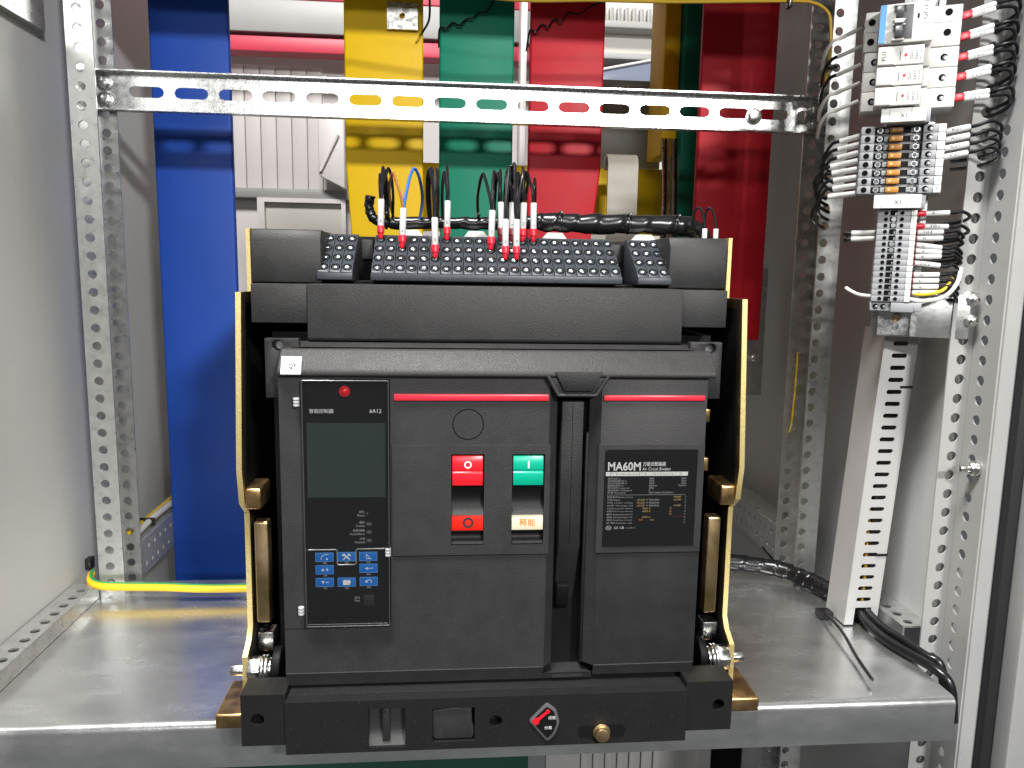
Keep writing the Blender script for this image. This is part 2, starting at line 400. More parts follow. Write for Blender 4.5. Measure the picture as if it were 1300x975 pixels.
# ================================================================== insulated busbars
def busbar(name, label, x0, x1, y, z0, z1, material, thick=.012, parent=None):
    o = part(name, MB().box(x0, x1, y, y+thick, z0, z1), material, None, .0032, 3); return tag(o, label, 'busbar', 'insulated busbars')
busbar('busbar', 'wide blue insulated busbar standing left of the circuit breaker', -.4270, -.3268, .48, -.30, .925, 'blue_sleeve')
def bent_bar(label, x0, x1, xb0, xb1, material):
    # flat bar hanging down, tapering to the breaker terminal below the bend
    y = .455; prof = [(x0, .925), (x0, .526), (xb0, .416), (xb0, .20), (xb1, .20), (xb1, .416), (x1, .526), (x1, .925)]
    mb = MB()
    mb.prism([(p[0], p[1]) for p in prof], 1, y, y+.012)
    return tag(part('busbar', mb, material, None, .003, 3), label, 'busbar', 'insulated busbars')
bent_bar('yellow insulated busbar between the blue and the green one', -.1762, -.0750, -.1690, -.0750, 'yellow_sleeve')
bent_bar('green insulated busbar in the middle behind the terminal wires', -.0540, .0434, -.0520, .0434, 'green_sleeve')
bent_bar('red insulated busbar right of the green one', .0645, .1634, .0640, .1510, 'red_sleeve')
busbar('busbar', 'red insulated busbar on the far right by the right post', .3265, .4395, .55, .29, .925, 'red_sleeve')
busbar('busbar', 'narrow yellow busbar edge left of the right red busbar', .311, .338, .70, .585, .925, 'yellow_sleeve', .09)
busbar('busbar', 'narrow dark green busbar edge left of the right red busbar', .339, .369, .68, .40, .925, 'green_sleeve', .10)
t = thing('bare_busbar', 'bare grey metal busbar end below the right red busbar', 'busbar', (.40, .61, .20))
part('bar', MB().box(.365, .458, .575, .583, .20, .40), 'galvanised', t, .001)
part('bolt', MB().cyl((.444, .5745, .26), (.444, .5675, .26), .008, 6), 'zinc_bright', t, .0006)

# ================================================================== workshop beyond the open cabinet back
fc = thing('far_cabinet', 'pale switchgear cabinet with ribbed wall and red beams seen behind the busbars', 'cabinet', (-.45, 1.5, -.4))
part('back_panel', MB().box(-1.0, .20, 1.53, 1.55, -.4, 1.3), 'far_white', fc)
for k in range(14):
    x = -.72+k*.0395
    if x < -.375: part('panel', MB().box(x, x+.0378, 1.522, 1.5295, .592, .90), 'far_white', fc, .002)
part('beam', MB().box(-1.0, .20, 1.40, 1.45, .948, 1.024), 'far_grey', fc, .004)
part('beam', MB().box(-1.0, .20, 1.41, 1.47, 1.028, 1.10), 'far_red', fc, .004, label='red upper beam')
part('beam', MB().box(-1.0, .20, 1.41, 1.47, .906, .942), 'far_red', fc, .004, label='red lower beam')
part('rail', MB().box(-.72, .20, 1.49, 1.529, .565, .590), 'far_grey', fc, .004)
d = part('door', MB(FR).holed(-.53, -.305, .30, .566, 1.485, 1.50, [(-.414, .43, 'rect', .098, .125)]), 'far_white', fc)
part('pane', MB().box(-.512, -.316, 1.502, 1.510, .305, .555), 'far_beige', d)
h = part('bracket', MB().prism([(-.365, .76), (-.30, .76), (-.30, .588), (-.365, .62)], 1, 1.44, 1.484), 'far_white', fc, .004)
part('strut', MB().tube([(-.36, 1.435, .63), (-.315, 1.435, .72)], .004), 'far_white', h)
fb = thing('far_cabinet', 'beige cabinet with a row of vent ribs seen right of the middle red busbar', 'cabinet', (.45, 1.5, -.4))
part('back_panel', MB().box(.205, 1.1, 1.52, 1.55, -.4, 1.3), 'far_beige', fb)
part('beam', MB().box(.205, 1.1, 1.46, 1.5195, 1.012, 1.030), 'far_grey', fb, .003)
for k in range(14): part('vent_rib', MB().box(.36+k*.020, .371+k*.020, 1.500, 1.5195, 1.036, 1.075), 'far_grey', fb, .003)
part('ledge', MB().box(.205, 1.1, 1.42, 1.5195, .925, .940), 'far_grey', fb, .002)
v = part('visor', MB().prism([(.16, .85), (.56, .935), (.56, .87), (.30, .80)], 1, 1.395, 1.41), 'far_glass', fb, .001)
part('edge', MB().tube([(.16, 1.392, .852), (.56, 1.392, .937)], .0035), 'far_white', v)
part('side_post', MB().box(.130, .145, 1.30, 1.36, .2, 1.2), 'far_white', fb, .003)
# things between the bars
tag(part('pale_panel', MB().box(.235, .366, .90, .91, .588, .75), 'white_paint', None, .002), 'pale grey panel behind the beige strip right of the middle red busbar', 'panel')
tag(part('cross_busbar', MB().box(-.10, .366, .86, .875, .46, .583), 'yellow_sleeve', None, .003), 'yellow busbar lying across behind the hanging busbars', 'busbar')
pr = [(.70, .30), (.70, .575)]
pr = [(.715, .30), (.715, .565)]+[(.735-.02*math.cos(math.radians(a)), .565+.024*math.sin(math.radians(a))) for a in range(15, 181, 15)]
pr += [(.751, .565)]+[(.735-.016*math.cos(math.radians(a)), .565+.020*math.sin(math.radians(a))) for a in range(165, 0, -15)]+[(.719, .565), (.719, .30)]
tag(part('metal_strip', MB().prism(pr, 0, .2275, .279), 'beige_bar'), 'beige metal strip with a rolled top right of the middle red busbar', 'strip')
t = thing('cable_bundle', 'bundle of thin copper and silver wires beside the dark green busbar edge', 'cables', (.325, .69, .36))
for k in range(5):
    x = .311+k*.0058
    part('wire', MB().tube([(x+.003*math.sin(k), .675+.004*(k % 2), .36), (x, .672, .45), (x+.002*math.cos(k*2), .675, .52), (x, .69, .61)], .0022), ['zinc_bright', 'wire_black', 'copper_zinc', 'screw_metal', 'wire_black'][k], t)
# below the shelf
lp = thing('vent_panel', 'grey panel with slanted vent slots seen under the shelf', 'panel', (.35, .60, -.8))
part('sheet', MB().box(.13, .42, .600, .612, -.80, -.12), 'far_grey', lp, .002)
for k in range(7): part('vent_slot', MB().box(.19+k*.021, .202+k*.021, .594, .5995, -.62, -.405), 'far_grey', lp, .002)
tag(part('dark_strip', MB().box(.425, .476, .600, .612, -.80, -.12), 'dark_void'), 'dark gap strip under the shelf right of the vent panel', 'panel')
tag(part('rear_panel', MB().box(.50, .90, .64, .65, -.80, -.12), 'white_paint'), 'pale rear wall under the right of the shelf', 'panel')
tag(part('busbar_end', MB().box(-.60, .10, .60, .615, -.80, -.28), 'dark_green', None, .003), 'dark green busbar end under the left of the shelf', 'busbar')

# ================================================================== draw-out cradle
cr = thing('breaker_cradle', 'draw-out cradle with gold zinc side plates, black base bar and dark terminal strip on top', 'cradle', (-.003, .17, .001))
# base
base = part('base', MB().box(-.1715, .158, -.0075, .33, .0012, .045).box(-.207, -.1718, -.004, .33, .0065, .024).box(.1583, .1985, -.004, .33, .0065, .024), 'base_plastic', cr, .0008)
FRh = lambda a, b, t: Vector((a, t, b))
fronth = [(-.0908, .0210, 'rect', .0148, .0172), (-.0368, .0215, 'rect', .0172, .0150), (-.0023, .0236, 'circle', .0052, 0)]
mb = MB(FRh); mb.holed(-.1715, .0240, .0002, .0452, -.019, -.0078, fronth, 24); mb.box(.0240, .158, .0002, .0452, -.019, -.0078)
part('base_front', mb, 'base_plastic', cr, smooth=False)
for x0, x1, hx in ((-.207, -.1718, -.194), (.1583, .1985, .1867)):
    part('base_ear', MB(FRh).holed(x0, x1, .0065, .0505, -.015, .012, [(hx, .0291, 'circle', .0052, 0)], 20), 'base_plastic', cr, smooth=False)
# recess with a turning fin, concave bottom
rc = part('key_recess', MB().prism([(-.0165, .0040), (-.0130, .0085), (-.0105, .0150), (-.0095, .0250), (-.0092, .0380), (-.0078, .0380), (-.0078, .0040)], 0, -.1056, -.076), 'grey_insert', cr)
part('fin', MB().prism([(-.0175, .0365), (-.0165, .007), (-.009, .007), (-.009, .0365)], 0, -.0945, -.0885), 'black_plastic', rc, .0008)
part('flap_shade_plate', MB().box(-.0538, -.0198, -.0079, -.0077, .0067, .0363), 'dark_void', cr)  # thin near-black plate painting the shade inside the flap recess
part('flap', MB().prism([(-.0540, .0330), (-.0270, .0362), (-.0222, .0362), (-.0217, .022), (-.0205, .0185), (-.0198, .0125), (-.0210, .0075), (-.052, .0075), (-.0540, .010)], 1, -.0165, -.0125), 'cover_plastic', cr, .0012, 3)
# position indicator
def rounded(pts, r, n=5):
    out = []
    for i, p in enumerate(pts):
        p = Vector(p); a = (Vector(pts[i-1])-p); b = (Vector(pts[(i+1) % len(pts)])-p); a1 = p+a.normalized()*r; b1 = p+b.normalized()*r
        for k in range(n+1):
            t = k/n; out.append(tuple((a1*(1-t)**2+p*2*t*(1-t)+b1*t*t)))
    return out
fan = rounded([(.0245, .0238), (.0395, .0395), (.0475, .0330), (.0505, .0215), (.0468, .0105), (.0405, .0045)], .0028)
fan_in = rounded([(.0272, .0237), (.0395, .0363), (.0456, .0315), (.0482, .0215), (.0448, .0122), (.0404, .0078)], .0020)
di = part('position_dial', MB().prism(fan, 1, -.0206, -.0190), 'lever_grey', cr, .0004)
part('dial_face', MB().prism(fan_in, 1, -.0210, -.0206), 'gloss_black', di)
dx, dz = .0117, .0101; L_ = math.hypot(dx, dz); ux, uz = dx/L_, dz/L_; px_, pz_ = -uz, ux
def pt(a, b): return (.0296+ux*a+px_*b, .0227+uz*a+pz_*b)
nd = [pt(-.0012, -.0024), pt(.002, -.0030), pt(.0040, -.0012), pt(.0125, -.0010), pt(.0140, -.0018), pt(.0156, -.0010), pt(.0156, .0010), pt(.0140, .0018), pt(.0125, .0010), pt(.0040, .0012), pt(.002, .0030), pt(-.0012, .0024)]
part('pointer', MB().prism(nd, 1, -.0216, -.0210), 'button_red', di)
text('试验', .0408, -.02112, .0248, .0030, 'print_white', di); text('分离', .0378, -.02112, .0160, .0030, 'print_white', di)
sl = part('crank_slot', MB().prism(rounded([(.066, .0062), (.106, .0062), (.106, .0172), (.066, .0172)], .0050), 1, -.0194, -.0190), 'dark_plastic', cr)
part('bolt', MB().cyl((.0859, -.0194, .0112), (.0859, -.0212, .0112), .0074, 28).cyl((.0859, -.0212, .0112), (.0859, -.0262, .0112), .0060, 24), 'zinc_yellow', cr, .0007)
# side plates (yellow passivated) with a paler cut edge in front
def edge_line(): return [(.052, .3685), (.036, .222), (.041, .192), (.056, .180), (.0565, .172), (.055, .076), (.048, .066), (.0335, .058), (.0315, .012)]
for sx in (-1, 1):
    x0, x1 = (-.2172, -.2128) if sx < 0 else (.2128, .2172)
    el = edge_line()
    part('side_plate', MB().prism([(y+.0008, z) for y, z in el]+[(.36, .012), (.36, .3685)], 0, x0, x1), 'zinc_yellow', cr)
    part('side_plate_edge', MB().prism([(y-.0006, z) for y, z in el]+[(y+.0008, z) for y, z in reversed(el)], 0, x0, x1), 'zinc_yellow_edge', cr)
    part('inner_shade_sheet', MB().prism([(y+.007, z) for y, z in el]+[(.34, .012), (.34, .3600), (.059, .3600)], 0, *((-.2126, -.2110) if sx < 0 else (.2110, .2126))), 'dark_void', cr)  # added near-black sheet over the plate's inner face, shade painted as colour
    xu0, xu1 = (-.2095, -.2062) if sx < 0 else (.2005, .2038)
    part('upper_side_plate', MB().box(xu0, xu1, .060, .36, .369, .421), 'zinc_yellow_edge', cr)
    # guide bar, locking lug, bolt stack, foot bracket
    gx = -.2015 if sx < 0 else .1975
    part('guide_bar', MB().box(gx-.0062, gx+.0062, .048, .060, .0815, .1735), 'zinc_yellow', cr, .0022, 3)
    lx0, lx1 = (-.2126, -.1985) if sx < 0 else (.1985, .2126)
    part('locking_lug', MB().box(lx0, lx1, .040, .075, .1865, .2050), 'copper_zinc', cr, .0025, 3)
    s = sx; zc = .0440; yc = .046
    bo = part('pivot_bolt', MB().cyl((s*.2285, yc-.008, zc), (s*.2172, yc-.008, zc), .0052, 6).cyl((s*.2128, yc-.008, zc), (s*.2025, yc-.008, zc), .0118, 6), 'zinc_bright', cr, .0008)
    for k in range(3):
        x = .2020-k*.0032
        part('washer', MB().cyl((s*x, yc-.008, zc), (s*(x-.0024), yc-.008, zc), 0.0122 if k < 2 else .0100, 28), 'zinc_bright', bo, .0005)
    part('pivot_block', MB().box(min(s*.2100, s*.196), max(s*.2100, s*.196), .058, .075, .050, .068), 'zinc_bright', cr, .001)
    part('roller', MB().cyl((s*.193, yc, zc), (s*.186, yc, zc), .0155, 28), 'dark_plastic', cr, .001)
    part('foot_bracket', MB().box(min(s*.2078, s*.2375), max(s*.2078, s*.2375), .018, .075, .0012, .0145), 'copper_zinc', cr, .002, 3)
# dark inner back of the cradle
part('inner_housing', MB().box(-.1925, .1925, .070, .35, .046, .335), 'dark_plastic', cr)
part('release_arm', MB().box(.1790, .1905, .052, .069, .2150, .2270).box(.183, .192, .058, .069, .258, .270), 'zinc_yellow', cr, .001)
# upper shield: middle and side wings
ashield = [(.030, .3765), (.0285, .3330), (.0300, .3310), (.0480, .3262), (.33, .3262), (.33, .3765)]
part('top_shield', MB().prism(ashield, 0, -.1556, .1530), 'black_plastic', cr, .0009)
for x0, x1 in ((-.2005, -.1559), (.1533, .1925)):
    part('shield_wing', MB().box(x0, x1, .0335, .33, .3448, .3760), 'black_plastic', cr, .0009)
for x0, x1 in ((-.2058, -.1485), (.1485, .2000)):
    part('top_box', MB().prism([(.0610, .3768), (.0590, .4120), (.0640, .4208), (.33, .4208), (.33, .3768)], 0, x0, x1), 'black_plastic', cr, .0014)
part('terminal_tray', MB().box(-.1483, .1483, .078, .30, .3768, .3790).box(-.1483, .1483, .125, .30, .379, .4185), 'dark_plastic', cr, .0006)
for x in (-.116, .1135): part('tray_slot', MB().box(x-.005, x+.005, .118, .1245, .398, .4155), 'black_plastic', cr, .0006)
# terminal modules: a stair of four screws each
step = [(.0600, .3792), (.0590, .3865)]; scr_pos = []
_y, _z = .0590, .3865
for _k in range(4):
    step += [(_y+.0088, _z+.0076), (_y+.0130, _z+.0083)]; scr_pos.append((_y+.0042, _z+.0038)); _y += .0130; _z += .0083
step += [(_y+.004, _z), (_y+.004, .3792)]
def screw_mesh(a, b):
    # funnel rim and slotted head sloping up towards the front
    mb = MB(); n = Vector((a, -.65+b, .76)); mb.lathe((0, 0, 0), n, [(-.002, .0021), (.0004, .0021), (.0008, .0014)], 14)
    return mb.mesh('screw', 'screw_metal')
def rim_mesh():
    mb = MB(); n = Vector((0, -.65, .76)); mb.lathe((0, 0, 0), n, [(-.0022, .0040), (.0002, .0040), (.0002, .0036), (-.0004, .0026)], 16)
    return mb.mesh('screw_well', 'dark_void')
SM, RM = [screw_mesh(random.uniform(-.3, .3), random.uniform(-.3, .3)) for _ in range(9)], rim_mesh()
proto = {}
def module(x0, w_):
    key = round(w_, 5)
    if key not in proto:
        mb = MB().prism(step, 0, x0+.00022, x0+w_-.00022)
        o = proto[key] = part('terminal_module', mb, 'terminal_plastic', cr, .0004); proto[key, 'x'] = x0
    else: o = again(proto[key], (x0-proto[key, 'x'], 0, 0), cr)
    for y, z in scr_pos:
        z2 = z+.0002; y2 = y
        s = bpy.data.objects.new('screw', random.choice(SM)); COL.objects.link(s); put(s, (x0+w_/2, y2, z2+.0002), o)
        s.rotation_euler = (0, 0, 0)
        k = bpy.data.objects.new('screw_well', RM); COL.objects.link(k); put(k, (x0+w_/2, y2, z2), o)
    return o
MW = .2146/22
for k in range(22): module(-.1076+k*MW, MW)
for k in range(3): module(-.1520+k*MW, MW)
for k in range(3): module(.1210+k*MW, MW)
part('terminal_front_strip', MB().box(-.1076, .1070, .0570, .0588, .3800, .3856).box(-.152, -.1228, .0570, .0588, .3800, .3856).box(.121, .1502, .0570, .0588, .3800, .3856), 'terminal_plastic', cr, .0003)
part('side_clip', MB().box(.2040, .2105, .10, .118, .383, .4035), 'dark_plastic', cr, .0015)
for z in (.388, .3985): part('screw', MB().cyl((.2072, .0995, z), (.2072, .0975, z), .0028, 12), 'screw_metal', cr)

# ================================================================== circuit breaker body
cb = thing('circuit_breaker', 'black air circuit breaker with controller panel, red and green buttons and rating label', 'circuit breaker', (-.003, .02, .047))
part('body', MB().box(-.1700, .1640, .0215, .0695, .0480, .3060), 'dark_plastic', cr if False else cb)
# front cover, left part with openings for controller and two button wells
mb = MB(FRh)
cx0, cx1, cz0, cz1 = -.1560, -.0882, .1020, .3040
Z0, Z1 = .0597, .3062
mb.box(-.1738, cx0, Z0, Z1, 0, .0212).box(cx0, cx1, Z0, cz0, 0, .0212).box(cx0, cx1, cz1, Z1, 0, .0212)
W1, W2, WZ = (-.0397, -.0133), (.0092, .0356), (.1680, .2440)
mb.box(cx1, W1[0], Z0, Z1, 0, .0212).box(W1[1], W2[0], Z0, Z1, 0, .0212).box(W2[1], .0387, Z0, Z1, 0, .0212)
for wx in (W1, W2): mb.box(wx[0], wx[1], Z0, WZ[0], 0, .0212).box(wx[0], wx[1], WZ[1], Z1, 0, .0212)
fc_ = part('front_cover', mb, 'cover_plastic', cb)
mb = MB().prism([(.0005, .0595), (.0032, .0477), (.0212, .0477), (.0212, .0595)], 0, -.1736, .0385)
mb.prism([(.0387, 0), (.0458, .0075), (.0458, .045), (.0387, .045)], 2, .0597, .3060)
mb.prism([(.0015, .0535), (.0032, .0477), (.045, .0477), (.045, .0510), (.0060, .0520)], 0, .0387, .0800)
part('cover_rim', mb, 'cover_plastic', fc_)
part('rim_edge', MB().tube([(-.1735, .0002, .0596), (.0382, .0002, .0597)], .00055, 8, smooth=False).tube([(.0812, .0002, .0600), (.1678, .0002, .0606)], .00055, 8, smooth=False), 'cover_plastic', fc_)
# right cover with the same rims
mb = MB().box(.0808, .1680, 0, .0212, .0600, .3062)
rc_ = part('front_cover', mb, 'cover_plastic', cb, .0004)
mb = MB().prism([(.0808, 0), (.0726, .0075), (.0726, .045), (.0808, .045)], 2, .0600, .3060)
mb.prism([(.0005, .0598), (.0032, .0500), (.0212, .0500), (.0212, .0598)], 0, .0812, .1679)
part('cover_rim', mb, 'cover_plastic', rc_)
# middle raised panel (with the same wells) and right raised panel with the label window
y0, y1 = -.0016, -.0001
mb = MB(FRh); PX0, PX1, PZ0, PZ1 = -.0868, .0400, .1600, .2512
mb.box(PX0, W1[0], PZ0, PZ1, y0, y1).box(W1[1], W2[0], PZ0, PZ1, y0, y1).box(W2[1], PX1, PZ0, PZ1, y0, y1)
for wx in (W1, W2): mb.box(wx[0], wx[1], PZ0, WZ[0], y0, y1).box(wx[0], wx[1], WZ[1], PZ1, y0, y1)
part('button_panel', mb, 'cover_plastic', cb)
part('label_frame', MB(FRh).holed(.0795, .1676, .1600, .2512, -.0016, -.0001, [(.1232, .2062, 'rect', .0386, .0412)], 8), 'cover_plastic', cb)
# seam lines of the cover, near-black to paint shadow under the raised panels
part('seam_shade_line', MB().box(-.0868, .0386, -.0003, .0002, .1589, .1598).box(.0812, .1678, -.0003, .0002, .1588, .1597).box(-.1737, -.0870, -.0002, .0002, .0985, .0988), 'dark_void', cb)
# round knock-out outline
n = 48; vs = []; fs = []
for i in range(n):
    t = 2*math.pi*i/n
    for r in (.0118, .0126): vs.append((-.0265+r*math.cos(t), -.00012, .2680+r*math.sin(t)))
for i in range(n):
    j = (i+1) % n; fs.append((2*i, 2*i+1, 2*j+1, 2*j))
part('knockout_ring', MB().add(vs, fs), 'dark_void', cb)
# header: sloping upper face, rounded ends, notch cap in the middle
hdr = [(-.0050, .3064), (-.0056, .3095), (-.0040, .3125), (.0105, .3265), (.0190, .3275), (.060, .3275), (.060, .3064)]
hd = part('header', MB().prism(hdr, 0, -.1738, .1732), 'cover_plastic', cb, .0016, 3)
part('header_ridge', MB().prism([(.012, .3277), (.040, .3277), (.040, .3300), (.024, .3300)], 0, -.166, .160), 'cover_plastic', hd, .0005)
trap_o = [(.0350, .3064), (.0450, .2918), (.0745, .2918), (.0855, .3064)]
part('notch_cap', MB().prism([(.0375, .3064), (.0462, .2932), (.0738, .2932), (.0832, .3064)], 1, -.0042, .0400), 'cover_plastic', hd, .0006)
mb = MB()
for a, b in (((.0355, .3085), (.0448, .2925)), ((.0448, .2925), (.0752, .2925)), ((.0752, .2925), (.0852, .3085))):
    mb.tube([(a[0], -.0044, a[1]), (b[0], -.0044, b[1])], .0016, 8, smooth=False)
part('notch_rim', mb, 'cover_plastic', hd)
part('notch_face', MB().prism([(.0415, .3115), (.0492, .2962), (.0716, .2962), (.0800, .3115)], 1, -.0072, -.0052), 'black_plastic', hd, .0005)
qf = part('tag_sticker', MB().prism([(-.0066, .3085), (-.0060, .3085), (.0000, .3200), (-.0006, .3215)], 0, -.1705, -.1553), 'white_plastic', hd)
MQ = lambda a, b, c: Vector((a, -.00690+(c-.3085)*.46, c))
text('QF', -.1650, 0, .3122, .0042, 'print_black', qf, f=MQ, bold=.02)
# mounting ears with a hole
for x0, x1, hx in ((-.1862, -.1600, -.1765), (.1560, .1830, .1735)):
    e = part('ear', MB(FRh).holed(x0, x1, .287, .334, .0135, .0205, [(hx, .3285, 'circle', .0045, 0)], 20), 'black_plastic', cb, .0007)
    part('screw', MB().cyl((hx+.001, .026, .3285), (hx+.001, .021, .3285), .0035, 12), 'screw_metal', e)
# red trim lines
part('trim_stripe', MB().box(-.0851, .0376, -.0022, -.0001, .2872, .2925), 'stripe_red', cb, .0007)
part('trim_stripe', MB().box(.0820, .1655, -.0022, -.0001, .2876, .2920), 'stripe_red', cb, .0007)
# charging lever in the slot; black back, dark tip and wall paint its shade
part('slot_shade_back', MB().box(.0460, .0724, .0400, .0450, .0597, .2915), 'dark_void', cb)
lv = part('charging_lever', MB().prism([(.0035, .2860), (.0035, .1640), (.0130, .1480), (.0240, .1000), (.0300, .1000), (.0300, .2860)], 0, .0492, .0672), 'black_plastic', cb, .0012)
part('lever_seam', MB().box(.0580, .0583, .0032, .0037, .165, .2850), 'dark_void', lv)
part('lever_tip', MB().prism([(.0068, .128), (.012, .109), (.030, .095), (.030, .128)], 0, .0495, .0600), 'dark_plastic', cb, .001)
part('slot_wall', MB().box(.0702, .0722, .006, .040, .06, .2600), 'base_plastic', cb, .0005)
for x in (.0487, .0612): part('spring_pin', MB().box(x, x+.0012, .022, .026, .0790, .1000), 'zinc_yellow_edge', cb)
part('slot_floor', MB().prism([(.0020, .0525), (.0400, .0515), (.0400, .0490), (.0020, .0490)], 0, .0462, .0722), 'cover_plastic', cb)
# buttons and indicators in the two wells
def well(x0, x1, top_mat, sym, ind_mat, ind_text, ind_text_mat):
    xc = (x0+x1)/2
    part('button_well', MB().box(x0+.0001, x1-.0001, .0125, .0205, WZ[0]+.0001, WZ[1]-.0001), 'dark_void', cb)
    b = part('push_button', MB().prism([(-.0010, .2425), (-.0022, .2375), (-.0022, .2312), (-.0012, .2302), (-.0030, .2290), (-.0030, .2185), (.0120, .2185), (.0120, .2425)], 0, x0+.0008, x1-.0012), top_mat, cb, .0004)
    if sym == 'O':
        n = 32; vs = []; fs = []
        for i in range(n):
            t = 2*math.pi*i/n
            for r in (.0019, .0030): vs.append((xc+r*math.cos(t), -.00235, .2355+r*math.sin(t)))
        for i in range(n): j = (i+1) % n; fs.append((2*i, 2*i+1, 2*j+1, 2*j))
        part('symbol', MB().add(vs, fs), 'print_white', b)
    else: part('symbol', MB().box(xc-.0006, xc+.0006, -.00245, -.0023, .2325, .2385), 'print_white', b)
    # concave grips above and below the indicator window
    def grip(z0, z1):
        pts = [(.0120, z0), (.0120, z1)]+[(-.0012+.0062*math.sin(math.pi*k/8)**.8, z1+(z0-z1)*k/8) for k in range(9)]
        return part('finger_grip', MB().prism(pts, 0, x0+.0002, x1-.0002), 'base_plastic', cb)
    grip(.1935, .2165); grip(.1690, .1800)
    d = part('indicator', MB().box(x0+.0003, x1-.0003, -.0005, .0100, .1802, .1930), ind_mat, cb, .0004)
    if ind_text is None:
        n = 32; vs = []; fs = []
        for i in range(n):
            t = 2*math.pi*i/n
            for r in (.0026, .0044): vs.append((xc+.0006+r*math.cos(t), -.00062, .1868+r*math.sin(t)))
        for i in range(n): j = (i+1) % n; fs.append((2*i, 2*i+1, 2*j+1, 2*j))
        part('symbol', MB().add(vs, fs), 'print_black', d)
    else: text(ind_text, xc, -.00062, .1835, .0065, ind_text_mat, d, align='CENTER', width=.0135, bold=.012)
well(*W1, 'button_red', 'O', 'indicator_red', None, None)
well(*W2, 'button_green', 'I', 'ivory', '释能', 'print_orange')
# rating label behind a clear window
lb = part('rating_label', MB().prism([(.0850, .1652), (.1615, .1652), (.1615, .2472), (.0880, .2472), (.0850, .2444)], 1, -.0010, -.0004), 'label_black', cb)
yl = -.00112
text('MA60M', .0876, yl, .2297, .0073, 'print_white', lb, width=.0272, bold=.02)
text('万能式断路器', .1165, yl, .2333, .0037, 'print_white', lb, width=.0192, bold=.01)
text('Air Circuit Breaker', .1162, yl, .2298, .0026, 'print_white', lb, width=.0240)
bar = part('label_band', MB().box(.0860, .1545, -.0012, -.00105, .2252, .2286), 'print_white', lb)
text('MA60M-4000/3', .0895, -.00128, .2258, .0022, 'print_grey', bar, width=.0600)
rows = [('额定电流 In', '400V', '690V'), ('额定极限短路分断 Icu', '85kA', '75kA'), ('额定运行短路分断 Ics', '85kA', '75kA'), ('额定短时耐受 Icw', '85kA/1s', '75kA/1s'),
        ('额定频率 Frequency', '50Hz', ''), ('使用类别 Utilization', 'B', ''), ('标准 Standard', 'GB/T14048.2 IEC60947-2', '')]
for i, (a, b, c) in enumerate(rows):
    z = .2222-i*.00198
    text(a, .0878, yl, z, .00150, 'print_grey', lb, width=.0011*(len(a)+2.5))
    if b: text(b, .1225, yl, z, .00140, 'print_grey', lb)
    if c: text(c, .1535, yl, z, .00140, 'print_grey', lb, align='RIGHT')
part('label_line', MB().box(.0876, .1535, -.00118, -.00106, .20905, .20925), 'print_grey', lb)
rows2 = ['额定电流 Rated current', '分励 Shunt', '欠压 Under voltage', '合闸 Closing coil', '长延时 Long time delay Ir1', '短延时 Short time delay Ir2', '瞬时 Instantaneous Ir3', '接地 Ground fault Ir4', '辅助 Auxiliary contact', '出厂编号 Production code']
for i, a in enumerate(rows2):
    z = .2066-i*.00245
    text(a, .0878, yl, z, .00160, 'print_grey', lb, width=.0215 if len(a) > 14 else .0105)
    if i in (1, 2, 3):
        text('AC230', .1128, yl, z, .00150, 'print_tan', lb, width=.0065); text('V 50/60Hz', .1205, yl, z, .00150, 'print_grey', lb, width=.0110)
    if i in (0, 1, 3): text('4000' if i == 0 else 'AC400', .1435, yl, z, .00150, 'print_tan', lb, width=.0062)
    if i in (4, 5, 7): text('4000 A', .1175, yl, z, .00150, 'print_tan', lb, width=.0070)
    if i in (4, 5, 6): text('15', .1405, yl, z, .00150, 'print_tan', lb)
    if i == 8: text('四开', .1150, yl, z, .00150, 'print_orange', lb); text('四闭', .1245, yl, z, .00150, 'print_tan', lb); part('label_mark', MB().box(.1420, .1530, -.00118, -.00106, .1905, .1907), 'print_red', lb)
    text('A' if i % 2 else 'V', .1530, yl, z, .0013, 'print_grey', lb)
n = 24
for rx, ry, x in ((.0024, .0017, .0898),):
    vs = []; fs = []
    for i in range(n):
        t = 2*math.pi*i/n; vs += [(x+rx*math.cos(t), yl, .1812+ry*math.sin(t)), (x+(rx-.0003)*math.cos(t), yl, .1812+(ry-.0003)*math.sin(t))]
    for i in range(n): j = (i+1) % n; fs.append((2*i, 2*i+1, 2*j+1, 2*j))
    part('certification_mark', MB().add(vs, fs), 'print_white', lb)
text('CCC', .0884, yl, .1805, .0014, 'print_white', lb, width=.0028); text('CE', .0945, yl, .1802, .0020, 'print_white', lb, width=.0032); text('CB', .0990, yl, .1802, .0020, 'print_white', lb, width=.0038)
text('—/—', .1045, yl, .1804, .0014, 'print_white', lb, width=.0080)
part('label_window', MB().box(.0848, .1617, -.0022, -.00195, .1652, .2474), 'clear_acrylic', cb)
